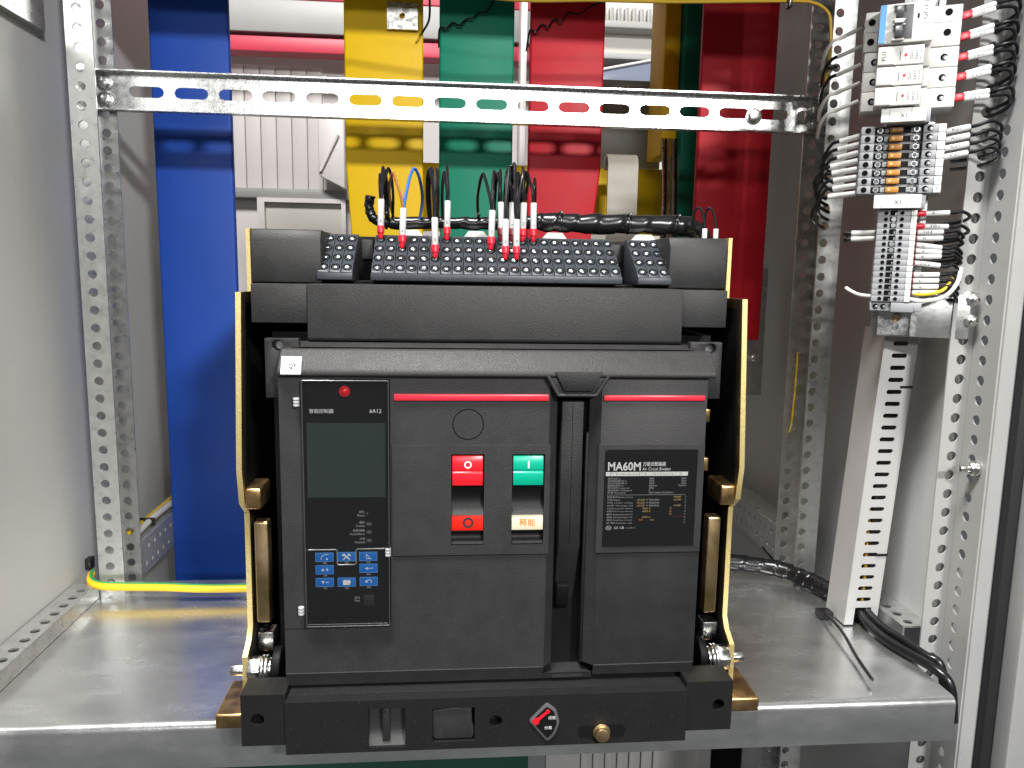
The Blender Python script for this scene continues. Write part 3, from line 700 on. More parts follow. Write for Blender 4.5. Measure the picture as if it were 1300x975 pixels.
# controller
ct = part('controller', MB().box(cx0+.0003, cx1-.0003, .0020, .0200, cz0+.0003, cz1-.0003), 'gloss_black', cb)
yc = .0019
part('indicator_lamp', MB().lathe((-.1234, .0020, .2942), (0, -1, 0), [(0, .0042), (.001, .0042), (.001, .0030), (.0024, .0024), (.0030, .0008)], 20), 'led_red', ct)
text('智能控制器', -.1510, yc, .2766, .0034, 'print_white', ct, width=.0188); text('6A12', -.1042, yc, .2768, .0031, 'print_white', ct, width=.0092)
part('display', MB().box(-.1532, -.0918, .0008, .0019, .2085, .2690), 'display', ct)
for i, (a, b, x) in enumerate((('复位', 'Reset', -.1090), ('通讯', 'Comm', -.1090), ('故障/报警', 'Fault/Alarm', -.1090), ('正常', 'Normal', -.1090))):
    z = (.1950, .1862, .1795, .1725)[i]
    text(a, x, yc, z, .0021, 'print_grey', ct, align='RIGHT'); text(b, x, yc, z-.0027, .0018, 'print_grey', ct, align='RIGHT')
    part('status_lamp', MB().box(-.1075, -.1035, .0014, .0019, z-.0015, z+.0012) if i else MB().cyl((-.1068, .0019, z), (-.1068, .0014, z), .0008, 10), 'lever_grey', ct)
tb = [(-.1540, yc, .1648), (-.1322, yc, .1648), (-.1312, yc, .1638), (-.1312, yc, .1530), (-.1302, yc, .1520), (-.1172, yc, .1520), (-.1162, yc, .1530), (-.1162, yc, .1640), (-.1152, yc, .1650), (-.0925, yc, .1652)]
part('silver_line', MB().tube(tb, .0006, 8, smooth=False), 'silver', ct)
keys = [(-.1412, .1588, '测量', 'curve'), (-.1237, .1590, '设置', 'tools'), (-.1064, .1590, '保护', 'angle'), (-.1412, .1482, '上移', '▲+'), (-.1062, .1489, '确认', '←'), (-.1413, .1375, '下移', '▼-'), (-.1238, .1374, '信息', 'folder'), (-.1062, .1377, '返回', 'undo')]
for x, z, cap, ic in keys:
    k = part('key', MB().box(x-.0072, x+.0072, .0011, .0019, z-.0038, z+.0038), 'key_blue', ct, .0004)
    part('key_border', MB(FRh).holed(x-.0072, x+.0072, z-.0038, z+.0038, .0009, .0012, [(x, z, 'rect', .0068, .0034)], 8), 'print_blue', k)
    mb = MB(); ym = .00095
    if ic == 'curve': mb.tube([(x-.003, ym, z-.002), (x-.0018, ym, z+.001), (x+.001, ym, z+.0022), (x+.003, ym, z+.0022)], .00025, 6).prism([(x+.001, z-.0022), (x+.003, z-.0022), (x+.002, z-.0005)], 1, ym-.0001, ym)
    elif ic == 'tools': mb.tube([(x-.0028, ym, z+.0022), (x+.0026, ym, z-.0024)], .0005, 6, smooth=False).tube([(x+.0028, ym, z+.0022), (x-.0026, ym, z-.0024)], .0005, 6, smooth=False).prism([(x-.0036, z+.0012), (x-.0016, z+.0026), (x-.0008, z+.0016), (x-.003, z+.0004)], 1, ym-.0001, ym).prism([(x+.0036, z+.0012), (x+.0016, z+.0026), (x+.0008, z+.0016), (x+.003, z+.0004)], 1, ym-.0001, ym)
    elif ic == 'angle': mb.tube([(x-.0016, ym, z+.0024), (x-.0016, ym, z-.0020), (x+.0030, ym, z-.0020)], .00025, 6, smooth=False).tube([(x-.0016, ym, z+.002), (x+.0015, ym, z-.0018)], .00025, 6, smooth=False)
    elif ic == '▲+': mb.prism([(x-.0028, z-.0010), (x-.0002, z-.0010), (x-.0015, z+.0012)], 1, ym-.0001, ym).box(x+.0008, x+.0032, ym-.0001, ym, z-.0003, z+.0003).box(x+.0017, x+.0023, ym-.0001, ym, z-.0012, z-.0003).box(x+.0017, x+.0023, ym-.0001, ym, z+.0003, z+.0012)
    elif ic == '▼-': mb.prism([(x-.0028, z+.0010), (x-.0002, z+.0010), (x-.0015, z-.0012)], 1, ym-.0001, ym).box(x+.0008, x+.0032, ym-.0001, ym, z-.0003, z+.0003)
    elif ic == '←': mb.box(x-.001, x+.0034, ym-.0001, ym, z-.0002, z+.0002).box(x+.003, x+.0034, ym-.0001, ym, z+.0002, z+.0010).prism([(x-.0030, z), (x-.0008, z-.0010), (x-.0008, z+.0010)], 1, ym-.0001, ym)
    elif ic == 'folder': mb.prism([(x-.003, z-.0024), (x+.0024, z-.0024), (x+.0034, z+.0008), (x+.0014, z+.0022), (x+.0002, z+.0012), (x-.0010, z+.0022), (x-.003, z+.0014)], 1, ym-.0001, ym)
    else: mb.prism([(x-.0032, z-.0004), (x-.0008, z-.0010), (x-.0014, z+.0014)], 1, ym-.0001, ym).tube([(x-.0016, ym, z), (x+.0004, ym, z+.0014), (x+.0022, ym, z+.0006), (x+.0016, ym, z-.0014)], .00028, 6)
    part('icon', mb, 'print_white', k)
    text(cap, x, yc, z-.0062, .0016, 'print_grey', ct, align='CENTER', name='caption')
text('测试', -.1135, yc, .1226, .0020, 'print_grey', ct, align='RIGHT'); text('Test', -.1135, yc, .1202, .0018, 'print_grey', ct, align='RIGHT')
part('test_port', MB().box(-.1106, -.1020, .0013, .0019, .1165, .1262), 'black_plastic', ct, .0003)
# clear hinged cover over the controller
cv = part('clear_cover', MB().box(-.1550, -.0892, -.0052, -.0047, .1030, .3030), 'clear_acrylic', cb)
mb = MB(FRh).holed(-.1556, -.0886, .1022, .3038, -.0058, -.0042, [(-.1221, .2030, 'rect', .0325, .0998)], 8)
part('cover_frame', mb, 'clear_acrylic', cv)
mb = MB()
for a, b in (((-.1552, .1026), (-.0890, .1026)), ((-.1552, .3034), (-.0890, .3034)), ((-.1552, .1026), (-.1552, .3034)), ((-.0890, .1026), (-.0890, .3034))):
    mb.tube([(a[0], -.0052, a[1]), (b[0], -.0052, b[1])], .00045, 6, smooth=False)
mb.tube([(-.1540, -.0050, .1044), (-.0905, -.0050, .1044)], .0003, 6, smooth=False)
part('cover_edge', mb, 'acrylic_edge', cv)
for x, z in ((-.1590, .2865), (-.1590, .1160), (-.0895, .1645)):
    mb = MB()
    for k in range(3): mb.cyl((x-.0006, -.0040, z-.0034+k*.0024), (x-.0006, -.0040, z-.0016+k*.0024), .0024, 12)
    part('hinge', mb, 'print_grey', cv, .0002)

# ================================================================== control wires on the terminal strip
ORD = ['first', 'second', 'third', 'fourth', 'fifth', 'sixth', 'seventh', 'eighth', 'ninth', 'tenth', 'eleventh', 'twelfth', 'thirteenth', 'fourteenth', 'fifteenth']
def top_wire(label, colm, row, strands, fer='ferrule_red', marks='', dx0=0, zt=.481, slv='sleeve_white', extra=0):
    x = -.1076+(colm+.5)*MW+dx0; y = .0590+.013*row+.0035; z = .3865+.0083*row+.0045
    t = thing('control_wire', label, 'wire', (x, y, z), 'wires plugged into the terminal strip')
    lean = Vector((.010+random.uniform(-.03, .03), .10, 1)).normalized(); p = Vector((x, y, z))
    part('ferrule', MB().lathe(p, lean, [(0, .0016), (.0012, .0022), (.0048, .0026), (.0055, .0033), (.0105, .0034), (.0115, .0029)], 14), fer, t)
    q = p+lean*.0112; r = q+lean*(.0235+extra)
    sl = part('marker_sleeve', MB().lathe(q, lean, [(0, .0027), (.0003, .0029), (.0232+extra, .0029), (.0235+extra, .0024)], 14), slv, t)
    if marks:
        fm = lambda a, b, c, q=q, lean=lean: q+lean*c+Vector((a, -.0030, 0))
        text(marks, .0009, 0, .003, .0017, 'print_black', sl, f=fm, vert=True)
    for k, (m_, dx) in enumerate(strands):
        jy = random.uniform(-.004, .004); top = zt+random.uniform(-.008, .003); dx += random.uniform(-.0022, .0022)
        a = r-lean*.002; b = a+Vector((dx*.12+random.uniform(-.001, .001), .003, .012)); c = Vector((x+dx*.55, y+.018+jy, top-.007)); d = Vector((x+dx*.85, y+.026+jy, top)); e = Vector((x+dx*1.2, y+.034+jy, top-.008)); g = Vector((x+dx*1.35, max(y+.042, .145), .455)); h = Vector((x+dx*1.1, .160, .437))
        part('insulation', MB().tube([a, b, c, d, e, g, h], .00142, 8), m_, t)
    return t
K = 'wire_black'
top_wire('leftmost black wires with red ferrule on the terminal strip, at its left end', 0, 3, [(K, -.004), (K, .001), (K, .006), (K, .003)], marks='401')
top_wire('brown and blue wires sharing one red ferrule on the terminal strip', 2, 2, [('wire_brown', -.011), ('wire_blue', .010)], marks='N')
top_wire('black wires with low red ferrule, just right of the brown and blue wires', 5, 1, [(K, -.007), (K, -.003), (K, .002)], marks='303')
top_wire('black wires with high red ferrule beside the low one, left of the middle gap', 6, 3, [(K, -.004), (K, .001)], marks='305')
top_wire('first black wires with red ferrule right of the middle gap on the terminal strip', 10, 2, [(K, -.008), (K, .003)], marks='137')
top_wire('black wires with dark red ferrule, behind the middle bunch, left one', 11, 3, [(K, -.003), (K, .002)], fer='ferrule_dark', slv='sleeve_white')
top_wire('black wires with the lowest red ferrule, left in the middle bunch', 11, 1, [(K, .003), (K, .007)], marks='101', dx0=.0022)
top_wire('black wires with dark red ferrule, behind the middle bunch, right one', 12, 3, [(K, -.004), (K, .004)], fer='ferrule_dark', marks='8')
top_wire('black wires with low red ferrule, right in the middle bunch', 12, 1, [(K, -.002), (K, .003), (K, .009)], marks='105', dx0=.0022)
top_wire('black wires with high red ferrule, second from the right of the bunch', 13, 3, [(K, -.005), (K, .000), (K, .004)], marks='103')
top_wire('rightmost black wires with high red ferrule of the middle bunch', 14, 3, [(K, -.005), (K, .004)], marks='3')
for i, (x, lab) in enumerate(((.2015, 'short looped black wire with white sleeve on the right top box, left one'), (.2125, 'short looped black wire with white sleeve on the right top box, right one'))):
    t = thing('control_wire', lab, 'wire', (x, .13, .419), 'wires by the right top box')
    part('marker_sleeve', MB().cyl((x, .128, .4195), (x, .128, .4325), .0024, 14), 'sleeve_white', t, .0003)
    part('insulation', MB().tube([(x, .128, .431), (x-.001, .129, .441), (x-.004, .132, .4515), (x-.0075, .136, .450), (x-.0075, .140, .440), (x-.005, .145, .425), (x-.002, .15, .405)], .0013, 8), K, t)
# wrapped loom behind the terminal strip
ha = thing('cable_loom', 'black spiral-wrapped cable loom lying behind the terminal strip', 'cables', (.05, .165, .425))
pts = [(-.1165, .158, .458), (-.1180, .160, .447), (-.1130, .162, .4365), (-.098, .163, .4330), (-.05, .162, .4345), (-.01, .161, .4345), (.03, .160, .4365), (.06, .160, .4372), (.10, .160, .4365), (.15, .160, .4372), (.195, .163, .4362), (.210, .168, .428), (.222, .180, .412)]
def wrap(t, th):
    b = .0046 if t < .25 else (.0060 if t < .5 else .0060+.0035*min(1, (t-.5)/.08)); 
    ph = ((th/(2*math.pi)+t*24) % 1.0); return b*(.90+.16*min(1, ph*1.15)*(1 if ph < .9 else .3)+.05*math.sin(t*47+1)+.03*math.sin(t*113+2*th))
part('wrap', MB().tube(pts, .006, 20, 22, rad=wrap), K, ha)
for x, z in ((-.103, .4335), (-.015, .4345), (.065, .4375), (.133, .437), (.182, .437)):
    part('cable_tie', MB().cyl((x, .160, z), (x+.0025, .160, z), .0099 if x > .05 else .0066, 20).box(x, x+.003, .150, .155, z+.006, z+.010), K, ha, .0004)
for x in (-.078, -.016, .060, .148):
    t = tag(part('tie_base', MB().prism([(x-.012, .4205), (x+.012, .4205), (x+.007, .4265), (x-.007, .4265)], 1, .146, .158), 'white_plastic', None, .0008), 'white cable tie base under the loom, %s from the left' % {-.078: 'first', -.016: 'second', .060: 'third', .148: 'fourth'}[x], 'tie base', 'tie bases under the loom')
# wires and clip hanging by the busbars
tag(part('bar_clip', MB(FR).holed(-.1205, -.0815, .693, .7255, .4475, .4535, [(-.1012, .7092, 'circle', .0037, 0)]), 'zinc_bright', None), 'bare metal clip with a hole on the yellow busbar', 'clip')
tag(part('thin_wire', MB().tube([(-.068, .430, .75), (-.066, .428, .719), (-.067, .426, .699), (-.074, .430, .687), (-.0785, .440, .684)], .0014, 8), K), 'thin black wire hanging between the yellow and green busbars', 'wire')
def squiggle(label, pts):
    P = []
    for i, (x, z) in enumerate(pts): P.append((x, .446+.003*(i % 2), z+(.003 if i % 2 else -.003)))
    return tag(part('thin_wire', MB().tube(P, .0012, 8), K), label, 'wire')
squiggle('crinkled thin black wire across the top of the green busbar', [(-0.0547, 0.6753), (-0.0538, 0.6929), (-0.045, 0.699), (-0.0371, 0.7008), (-0.0284, 0.7034), (-0.0196, 0.706), (-0.0117, 0.7131), (-0.002, 0.7148), (0.0067, 0.7218), (0.0208, 0.7368), (0.0384, 0.7499)])
squiggle('crinkled thin black wire across the top of the middle red busbar', [(0.0585, 0.6753), (0.0629, 0.6955), (0.07, 0.699), (0.0787, 0.7043), (0.0858, 0.706), (0.0945, 0.7113), (0.1033, 0.7131), (0.1121, 0.7192), (0.1261, 0.7236), (0.1437, 0.7297), (0.1613, 0.7411)])
# yellow earth wires
ew = thing('earth_wire', 'yellow earth wire running along the top and down the right post', 'wire', (.2, .3, .69))
part('insulation', MB().tube([(-.12, .30, .700), (.0184, .30, .6865), (.12, .30, .690), (.2142, .30, .6925), (.3425, .298, .6986), (.372, .295, .6965), (.388, .294, .687), (.3925, .294, .672), (.3945, .295, .645), (.396, .305, .610)], .0019, 8), 'wire_ochre', ew)
part('cable_tie', MB().box(.389, .402, .288, .2985, .6255, .6295), K, ew, .0006); part('cable_tie', MB().box(.3405, .3445, .291, .301, .690, .706), K, ew, .0006)
tag(part('earth_wire', MB().tube([(.4085, .352, .292), (.4075, .350, .25), (.4065, .351, .20), (.406, .356, .186)], .0013, 8), 'wire_yellow'), 'thin yellow wire running down inside the right post', 'wire')
ew = thing('earth_wire', 'thick yellow-green earth wire running along the shelf from the left post', 'wire', (-.33, .285, .001))
pp = [(-.4660, .318, .0215), (-.4615, .303, .0208), (-.4540, .2925, .0195), (-.440, .286, .0185), (-.415, .285, .0175), (-.37, .283, .0170), (-.33, .281, .0155), (-.28, .281, .0150), (-.20, .285, .0150)]
part('insulation', MB().tube(pp, .0042, 14), 'wire_yellow', ew)
part('green_stripe', MB().tube([(a, b+.0022, c+.0030) for a, b, c in pp], .0022, 8), 'wire_green', ew)
part('cable_tie', MB().box(-.4735, -.4665, .318, .330, .026, .040), K, ew, .001)
t = thing('cable', 'white and yellow cables tied along the top of the left beam', 'cables', (-.44, .5, .047))
part('insulation', MB().tube([(-.434, .372, .0515), (-.436, .45, .0525), (-.434, .55, .0515), (-.436, .70, .0525)], .0042, 10), 'wire_white', t)
part('insulation', MB().tube([(-.443, .372, .0525), (-.444, .46, .0515), (-.442, .56, .0530), (-.444, .70, .0515)], .0030, 10), 'wire_yellow', t)
part('cable_tie', MB().box(-.4485, -.4275, .418, .4215, .0468, .0575), K, t, .001)

# ================================================================== terminal rail on the right, turned towards the middle
AN = math.radians(27); UU = Vector((math.cos(AN), -math.sin(AN), 0)); NN = Vector((-math.sin(AN), -math.cos(AN), 0)); P0 = Vector((.462, .130, 0))
def D(u, o, z): return P0+UU*u+NN*o+Vector((0, 0, z))
DT = lambda x, y, z: D(x, y, z)
dr = thing('mounting_rail', 'zinc hat-profile mounting rail on a galvanised bracket plate', 'rail', D(-.05, 0, .329))
part('bracket_plate', MB(D).box(-.0745, .0145, -.003, -.0005, .3295, .3735), 'galvanised', dr, .0006)
hat = [(-.0685, .0075), (-.0635, .0075), (-.0635, .0010), (-.0385, .0010), (-.0385, .0075), (-.0330, .0075), (-.0330, .0062), (-.0372, .0062), (-.0372, -.0003), (-.0648, -.0003), (-.0648, .0062), (-.0685, .0062)]
part('hat_rail', MB(D).prism(hat, 2, .3310, .70), 'galvanised_rail', dr)
sc_ = part('screw', MB(D).lathe((-.0510, .0010, .3495), (0, 1, 0), [(0, .0045), (.0015, .0045), (.0028, .0025)], 16), 'zinc_yellow', dr)
part('slot_mark', MB(D).lathe((-.0515, .0010, .3400), (0, 1, 0), [(0, .0036), (.0006, .0036), (.0006, .0026), (.0008, .0024)], 16), 'zinc_bright', dr)
def disc(u, o, z, r, mat_, parent, name='terminal_hole', h=.0004, n=16):
    return part(name, MB(D).lathe((u, o, z), (0, 1, 0), [(0, r), (h, r)], n), mat_, parent)
def screw_hole(u, o, z, r, parent, metal=True):
    h = disc(u, o, z, r, 'dark_void', parent)
    if metal: part('screw', MB(D).lathe((u+r*.25, o+.0004, z-r*.2), (0, 1, 0), [(0, r*.62), (.0003, r*.62), (.0004, r*.3)], 12), 'screw_metal', h)
# two-pole miniature breaker
mc = thing('miniature_breaker', 'white two-pole miniature breaker with grey toggles at the top of the rail', 'breaker', D(-.06, .01, .600))
part('body', MB(D).box(-.1030, -.0225, .0078, .0450, .6005, .6362), 'device_white', mc, .0008)
fr_ = part('front', MB(D).box(-.0915, -.0470, .0452, .0660, .6012, .6355), 'device_white', mc, .0012)
part('side_label', MB(D).box(-.0912, -.0862, .0661, .0663, .6020, .6350), 'print_blue', fr_)
text('MB2', -.0870, .0664, .6050, .0032, 'print_white', fr_, f=DT, vert=True) if False else None
part('toggle_well', MB(D).box(-.0735, -.0640, .0661, .0664, .6045, .6340), 'lever_grey', mc, .0001)
for z in (.6100, .6270):
    tg = part('toggle', MB(D).prism([(.0662, z-.0052), (.0740, z-.0045), (.0755, z), (.0740, z+.0045), (.0662, z+.0052)], 0, -.0785, -.0725), 'lever_grey', mc, .0008)
    part('toggle_cap', MB(D).box(-.0805, -.0702, .0662, .0700, z-.0072, z-.0056).box(-.0805, -.0702, .0662, .0700, z+.0056, z+.0072), 'device_white', tg, .0006)
part('toggle_bridge', MB(D).box(-.0795, -.0715, .0662, .0745, .6166, .6204), 'device_white', mc, .0008)
nt_ = part('name_tag', MB(D).box(-.0580, -.0475, .0661, .0664, .6170, .6350), 'white_plastic', fr_)
text('QF11', -.0520, .0666, .6200, .0036, 'print_black', nt_, f=DT, vert=True, width=.0115)
part('status_window', MB(D).box(-.0605, -.0590, .0661, .0664, .6215, .6255), 'dark_void', fr_); part('status_window', MB(D).box(-.0605, -.0590, .0661, .0664, .6080, .6120), 'print_white', fr_)
for z in (.6270, .6095):
    screw_hole(-.0972, .0451, z, .0031, mc, False); screw_hole(-.0335, .0451, z+.003, .0031, mc, False)
part('pole_seam', MB(D).box(-.1030, -.0916, .0450, .0452, .6180, .6184).box(-.0468, -.0225, .0450, .0452, .6215, .6219), 'terminal_grey', mc)
# three fuse holders
for k in range(3):
    z0 = .5822-k*.0179; z1 = z0+.0175; zc = (z0+z1)/2
    t = thing('fuse_holder', '%s white fuse holder with a red dot under the miniature breaker' % ['topmost', 'middle', 'lowest'][k], 'fuse holder', D(-.06, .01, z0), 'fuse holders on the rail')
    part('body', MB(D).box(-.1015, -.0225, .0078, .0450, z0, z1), 'device_white', t, .0007)
    f2 = part('cap', MB(D).box(-.0905, -.0525, .0452, .0640, z0+.0004, z1-.0004), 'device_white', t, .0007)
    part('latch', MB(D).box(-.0520, -.0462, .0452, .0520, z0+.0004, z1-.0004), 'device_white', t, .0010)
    disc(-.0672, .0641, zc, .0013, 'led_red', f2, 'red_dot', .0003)
    part('printing', MB(D).box(-.0722, -.0714, .0641, .0643, zc-.0045, zc+.0035), 'print_dim', f2)
    for j, (u, h) in enumerate(((-.0635, .0040), (-.0622, .0035), (-.0592, .0048), (-.0580, .0040), (-.0552, .0045))):
        for q in range(4): part('printing', MB(D).box(u, u+.0006, .0641, .0643, zc-h+q*h*.5, zc-h+q*h*.5+h*.34), 'print_dim', f2)
    part('cover_lip', MB(D).box(-.0905, -.0770, .0641, .0652, z0+.0010, z1-.0010), 'device_white', f2, .0004)
    if k == 0: text('FU2', -.0838, .0654, z0+.0045, .0034, 'print_black', f2, f=DT, vert=True, width=.0085)
    part('catch', MB(D).box(-.0772, -.0752, .0641, .0655, z0+.0004, z0+.0026), 'print_white', f2, .0004)
    for u in (-.0926, -.0342): screw_hole(u, .0451, zc, .0030, t)
def tag_block(label, z0, z1, u0, u1, o1):
    t = thing('marker_tag', label, 'tag', D((u0+u1)/2, .01, z0), 'white marker tags on the rail')
    part('clip', MB(D).box(u0+.006, u1+.004, .0078, o1-.006, z0, z1), 'terminal_grey', t, .0005)
    p = part('plate', MB(D).box(u0, u1, o1-.0055, o1, z0+.0002, z1-.0002), 'white_plastic', t, .0006)
    part('fold', MB(D).box(u0+.0070, u0+.0074, o1, o1+.0002, z0+.0005, z1-.0005).box(u1-.0125, u1-.0122, o1, o1+.0002, z0+.0005, z1-.0005), 'terminal_grey', p)
    text('X1', (u0+u1)/2-.003, o1+.0003, z0+.0040, .0040, 'print_black', p, f=DT)
tag_block('white marker tag between the fuse holders and the fuse terminals', .5325, .5455, -.0835, -.0457, .0600)
tag_block('white marker tag between the fuse terminals and the narrow terminals', .4550, .4680, -.0831, -.0420, .0470)
# eight fuse terminals with amber levers
for k in range(8):
    z1 = .5322-k*.00790; z0 = z1-.00775; zc = (z0+z1)/2
    t = thing('fuse_terminal', 'grey fuse terminal with amber lever, %s from the top of eight' % ORD[k], 'terminal', D(-.06, .01, z0), 'amber fuse terminals on the rail')
    part('body', MB(D).box(-.0990, -.0260, .0078, .0400, z0, z1), 'terminal_grey', t, .0003)
    for u0, u1 in ((-.0985, -.0870), (-.0455, -.0335)): part('shoulder', MB(D).box(u0, u1, .0402, .0450, z0+.0001, z1-.0001), 'terminal_grey', t, .0003)
    part('well', MB(D).box(-.0868, -.0460, .0400, .0404, z0+.0010, z1-.0010), 'dark_plastic', t)
    part('lever', MB(D).box(-.0740, -.0625, .0405, .0450, z0+.0012, z1-.0014), 'terminal_orange', t, .0006)
    for u0, u1 in ((-.0785, -.0745), (-.0560, -.0472)): part('contact', MB(D).box(u0, u1, .0405, .0420, z0+.0016, z1-.0016), 'terminal_grey', t, .0004)
    for u in (-.0822, -.0510): disc(u, .0404, zc, .0026, 'screw_metal', t, 'screw', .0020)
    for u in (-.0822, -.0510): disc(u, .0425, zc, .0017, 'lever_grey', t, 'screw_slot', .0002)
    disc(-.0708, .0451, zc, .0015, 'print_tan', t, 'lever_eye', .0003)
    for u in (-.0930, -.0400): screw_hole(u, .0451, zc, .0026, t, u > -.05)
    mk = part('marker', MB(D).box(-.0330, -.0268, .0402, .0440, z0+.0003, z1-.0003), 'white_plastic', t, .0003)
    text(str(k+1), -.0305, .0442, zc-.0008, .0018, 'print_black', mk, f=DT)
# fifteen narrow terminals
for k in range(15):
    z1 = .4540-k*.00588; z0 = z1-.00575; zc = (z0+z1)/2
    t = thing('narrow_terminal', 'narrow grey rail terminal, %s from the top of fifteen' % ORD[k], 'terminal', D(-.06, .01, z0), 'narrow terminals on the rail')
    part('body', MB(D).box(-.0780, -.0440, .0078, .0400, z0, z1), 'terminal_grey', t, .0003)
    for u in (-.0708, -.0568): disc(u, .0401, zc, .0018, 'dark_void', t)
    part('jumper_slot', MB(D).box(-.0672, -.0612, .0400, .0403, z0+.0006, z1-.0006), 'dark_void', t)
    if k in (1, 2, 5, 6): disc(-.0640, .0403, zc, .0022, 'screw_metal', t, 'jumper_screw', .0008)
    else: part('jumper_clip', MB(D).box(-.0630, -.0618, .0403, .0408, z0+.0008, zc+.0004), 'screw_metal', t)
    mk = part('marker', MB(D).box(-.0490, -.0441, .0401, .0410, z0+.0002, z1-.0002), 'white_plastic', t, .0002)
    text(str(k+1), -.0472, .0412, zc-.0007, .0015, 'print_black', mk, f=DT)
t = thing('end_stop', 'grey end stop with two screws below the narrow terminals', 'end stop', D(-.055, .01, .357))
part('body', MB(D).box(-.0785, -.0330, .0078, .0370, .3568, .3652), 'terminal_grey', t, .0006)
part('block', MB(D).box(-.0600, -.0400, .0372, .0400, .3560, .3652), 'terminal_grey', t, .0006)
for u in (-.0735, -.0665): screw_hole(u, .0371, .3610, .0026, t)

# wires to the rail devices
def side_wire(name_label, u, o, z, sgn, tilt, slen, fer=None, flen=.009, pair=0, ends=None, marks='', grp='wires on the terminal rail', sleeve='sleeve_white', wire=K, back=.25, rr=.0026):
    t = thing('control_wire', name_label, 'wire', D(u, o, z), grp)
    d = Vector((sgn, -back, tilt)).normalized(); offs = [0] if not pair else [-pair/2, pair/2]
    p = Vector((u, o, z)); k0 = 0
    if fer:
        mb = MB(D); a = p; b = p+d*flen
        h = .0032 if not pair else .0046
        mb.cyl(tuple(a), tuple(b), h, 4 if pair else 12, h*.9); part('ferrule', mb, fer, t, .0006); k0 = flen
    for q in offs:
        a = p+d*k0+Vector((0, 0, q*.7)); b = a+d*slen+Vector((0, 0, q*.3))
        sl = part('marker_sleeve', MB(D).lathe(tuple(a), tuple((b-a).normalized()), [(0, rr*.9), (.0003, rr), ((b-a).length-.0003, rr), ((b-a).length, rr*.85)], 12), sleeve, t)
        if marks and q <= 0:
            e = (b-a).normalized()
            fm = lambda x_, y_, z_, a=a, e=e: D(*(a+e*x_*(1 if sgn > 0 else 1)+Vector((0, rr+.0001, z_))))
            if sgn > 0: text(marks, .006, 0, -.0011, .0024, 'print_black', sl, f=fm, width=.0026*len(marks), bold=.01)
        tail = [b-d*.002, b+d*.006]+[b+Vector(v) for v in (ends or [(sgn*.016, -.004, .001), (sgn*.020, -.012, -.006), (sgn*.014, -.022, -.011), (sgn*.002, -.030, -.014)])]
        if q > 0: tail = tail[:2]+[v+Vector((.0015*sgn, .001, .002)) for v in tail[2:]]
        part('insulation', MB(D).tube([tuple(v) for v in tail], .0017, 8), wire, t)
    return t
zs = [(.6290, 'upper wires on the right of the miniature breaker', .30, .022), (.6105, 'lower wires on the right of the miniature breaker', .28, .022)]
for i, (z, lab, tl, sl_) in enumerate(zs): side_wire('paired '+lab+', red ferrule', -.0220, .030, z, 1, tl, .021, 'ferrule_red', .009, .0046, marks='1Q%d' % (i+1))
for k in range(3): side_wire('paired wires with red ferrule right of the %s fuse holder' % ['topmost', 'middle', 'lowest'][k], -.0220, .030, .5925-k*.0178, 1, (.24, .26, .12)[k], .022, 'ferrule_red', .009, .0046, marks='1%d1' % k)
for k in range(5):
    z = .629-k*.0172
    side_wire('grey-white wire leaving the left side of the %s' % ['miniature breaker, upper', 'miniature breaker, lower', 'topmost fuse holder', 'middle fuse holder', 'lowest fuse holder'][k], -.1035, .026, z, -1, -.34, .024, sleeve='wire_white', wire='wire_black' if k in (1, 2) else 'wire_white', ends=[(-.012, -.012, -.010), (-.014, -.03, -.02)], grp='wires left of the small devices', rr=.0019)
for k in range(4):
    side_wire('white-sleeved wire on the right of the %s fuse terminal' % ORD[k], -.0255, .026, .5275-k*.0079, 1, .20, .022, ends=[(.018, -.003, .005), (.027, -.008, .001), (.026, -.016, -.006), (.010, -.026, -.010), (-.01, -.03, -.012)], marks='K%d1' % k, grp='wires right of the fuse terminals', rr=.0028)
for k in range(8):
    side_wire('white-sleeved wire curling out of the left side of the %s fuse terminal' % ORD[k], -.0995, .024, .5270-k*.0079, -1, (-.20, -.18, -.20, -.16, -.12, -.10, -.10, -.08)[k], (.019, .020, .020, .026, .024, .022, .022, .026)[k], ends=[(-.010, -.004, -.006), (-.014, -.008, -.014), (-.012, -.014, -.024), (-.002, -.022, -.03)], grp='wires left of the fuse terminals', rr=.0028)
for k in (0, 2, 3, 4, 5, 6, 7, 8, 10, 11, 12, 13):
    side_wire('white-sleeved wire on the right of the %s narrow terminal' % ORD[k], -.0436, .026, .4512-k*.00588, 1, {0: .02, 2: -.03, 5: -.14, 6: -.08, 8: -.12}.get(k, 0)+.02, .024 if k > 2 else .022, 'ferrule_red' if k < 3 else 'ferrule_dark', .008 if k < 3 else .002, ends=[(.012, -.003, .001), (.019, -.010, -.003-.0004*k), (.014, -.020, -.007), (-.004, -.028, -.010)], marks=['A', 'B', '101', '103', 'N', 'L'][k % 6], grp='wires right of the narrow terminals', rr=.0025)
for k in (3, 4):
    side_wire('white-sleeved wire on the left of the %s narrow terminal' % ORD[k], -.0785, .024, .4512-k*.00588, -1, -.02, .022, ends=[(-.004, -.004, -.001), (-.005, -.012, -.002)], grp='wires left of the narrow terminals')
t = thing('control_wire', 'pale wires curving up from the lowest narrow terminal', 'wire', D(-.044, .026, .370))
part('insulation', MB(D).tube([(-.0436, .026, .3690), (-.030, .026, .3672), (-.012, .022, .3720), (-.002, .018, .3850), (.001, .012, .400)], .0020, 8), 'wire_white', t)
part('insulation', MB(D).tube([(-.0436, .026, .3745), (-.030, .025, .3735), (-.014, .020, .3780), (-.006, .014, .390)], .0016, 8), 'wire_yellow', t)
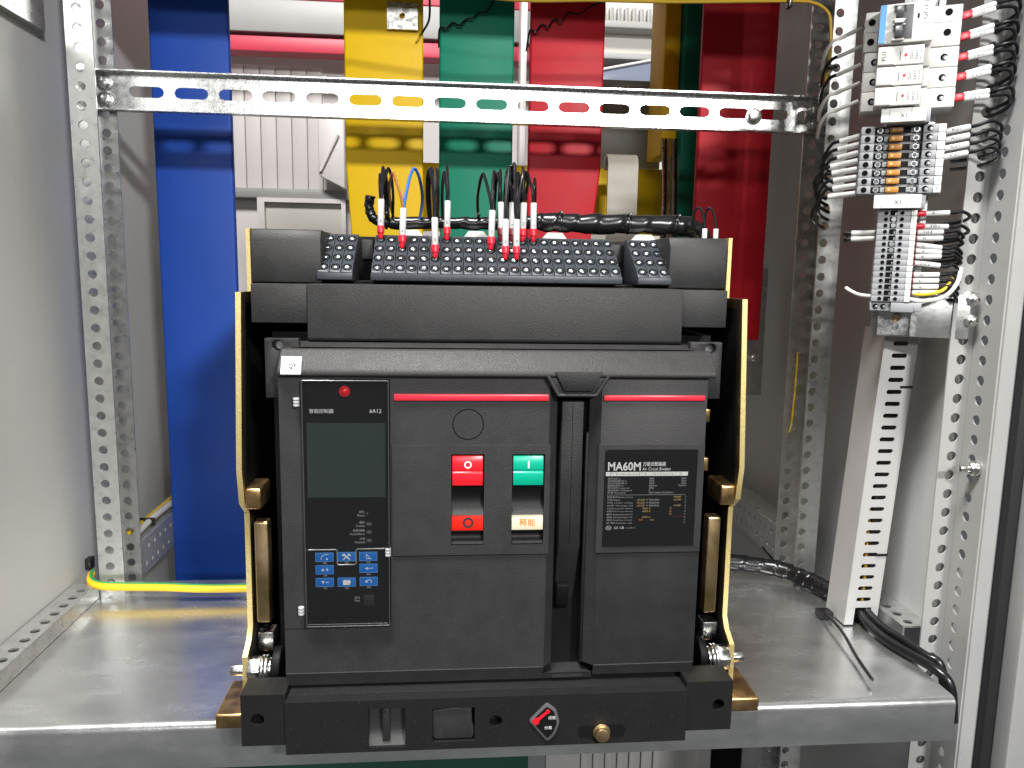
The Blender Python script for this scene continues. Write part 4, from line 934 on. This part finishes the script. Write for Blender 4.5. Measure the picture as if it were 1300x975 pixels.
tag(part('control_wire', MB(D).tube([(-.1010, .010, .3780), (-.0955, .016, .3745), (-.0880, .022, .3715), (-.078, .024, .3705)], .0020, 8), 'wire_white'), 'short pale wire on the left of the lowest narrow terminal', 'wire')

# ================================================================== wiring duct and cables on the right of the shelf
DU = lambda a, b, t: Vector((.4222+b+a*.0585, t, a))
du = thing('wiring_duct', 'light grey slotted wiring duct leaning down from the rail to the shelf', 'duct', (.422, .2, .001))
part('slotted_front', MB(DU).holed(.022, .335, -.0175, .0175, .180, .1815, [(.0315+k*.0131, .0, 'slotb', .0088, .0024) for k in range(23)], 24), 'duct_grey', du)
part('foot', MB(DU).box(.002, .0218, -.0175, -.0085, .180, .1815).box(.002, .0218, .0105, .0175, .180, .1815), 'duct_grey', du)
part('side_wall', MB(DU).box(.002, .335, -.0190, -.0176, .180, .222), 'duct_grey', du); part('side_wall', MB(DU).box(.002, .335, .0176, .0190, .180, .222), 'duct_grey', du)
part('back_wall', MB(DU).box(.002, .335, -.0175, .0175, .2205, .222), 'duct_grey', du)
part('inner_cable', MB(DU).tube([(.005, .0, .200), (.10, .003, .203), (.2, -.003, .200), (.33, .0, .203)], .007, 10), K, du)
part('inner_cable', MB(DU).tube([(.005, .006, .192), (.06, .004, .192), (.14, .002, .198), (.33, .003, .212)], .0020, 8), 'wire_ochre', du)
part('cable_tie', MB(DU).box(.2715, .2740, .006, .0195, .1788, .1798).box(.0825, .085, .006, .0195, .1788, .1798), K, du)
lo = thing('cable_loom', 'thick black wrapped cable loom on the shelf running behind the wiring duct', 'cables', (.37, .31, .001))
part('wrap', MB().tube([(.20, .335, .030), (.26, .332, .026), (.325, .325, .021), (.385, .308, .0165), (.412, .275, .0125), (.424, .240, .0115), (.428, .205, .0115)], .0105, 20, 26, rad=lambda t, th: .0102*(.93+.14*((th/(2*math.pi)+t*18) % 1.0)+.04*math.sin(t*41))), K, lo)
part('cable_tie', MB().box(.3840, .3990, .196, .210, .0012, .0090).tube([(.391, .203, .0075), (.384, .150, .010), (.374, .100, .0065), (.3645, .054, .0075)], .0017, 6), K, lo)
part('cable_tie', MB().tube([(.385, .322, .020), (.372, .324, .034), (.366, .322, .041)], .0014, 6), K, lo)
lo = thing('cable_pair', 'two black cables leaving the bottom of the wiring duct along the right wall', 'cables', (.44, .1, .001))
part('insulation', MB().tube([(.4225, .195, .020), (.4240, .168, .0090), (.4260, .130, .0065), (.433, .100, .0065), (.442, .072, .0050), (.449, .060, -.006), (.452, .056, -.040)], .0050, 12), K, lo)
part('insulation', MB().tube([(.4280, .195, .022), (.4330, .160, .0110), (.4390, .125, .0100), (.4450, .098, .0080), (.455, .085, .002), (.460, .080, -.040)], .0045, 12), K, lo)
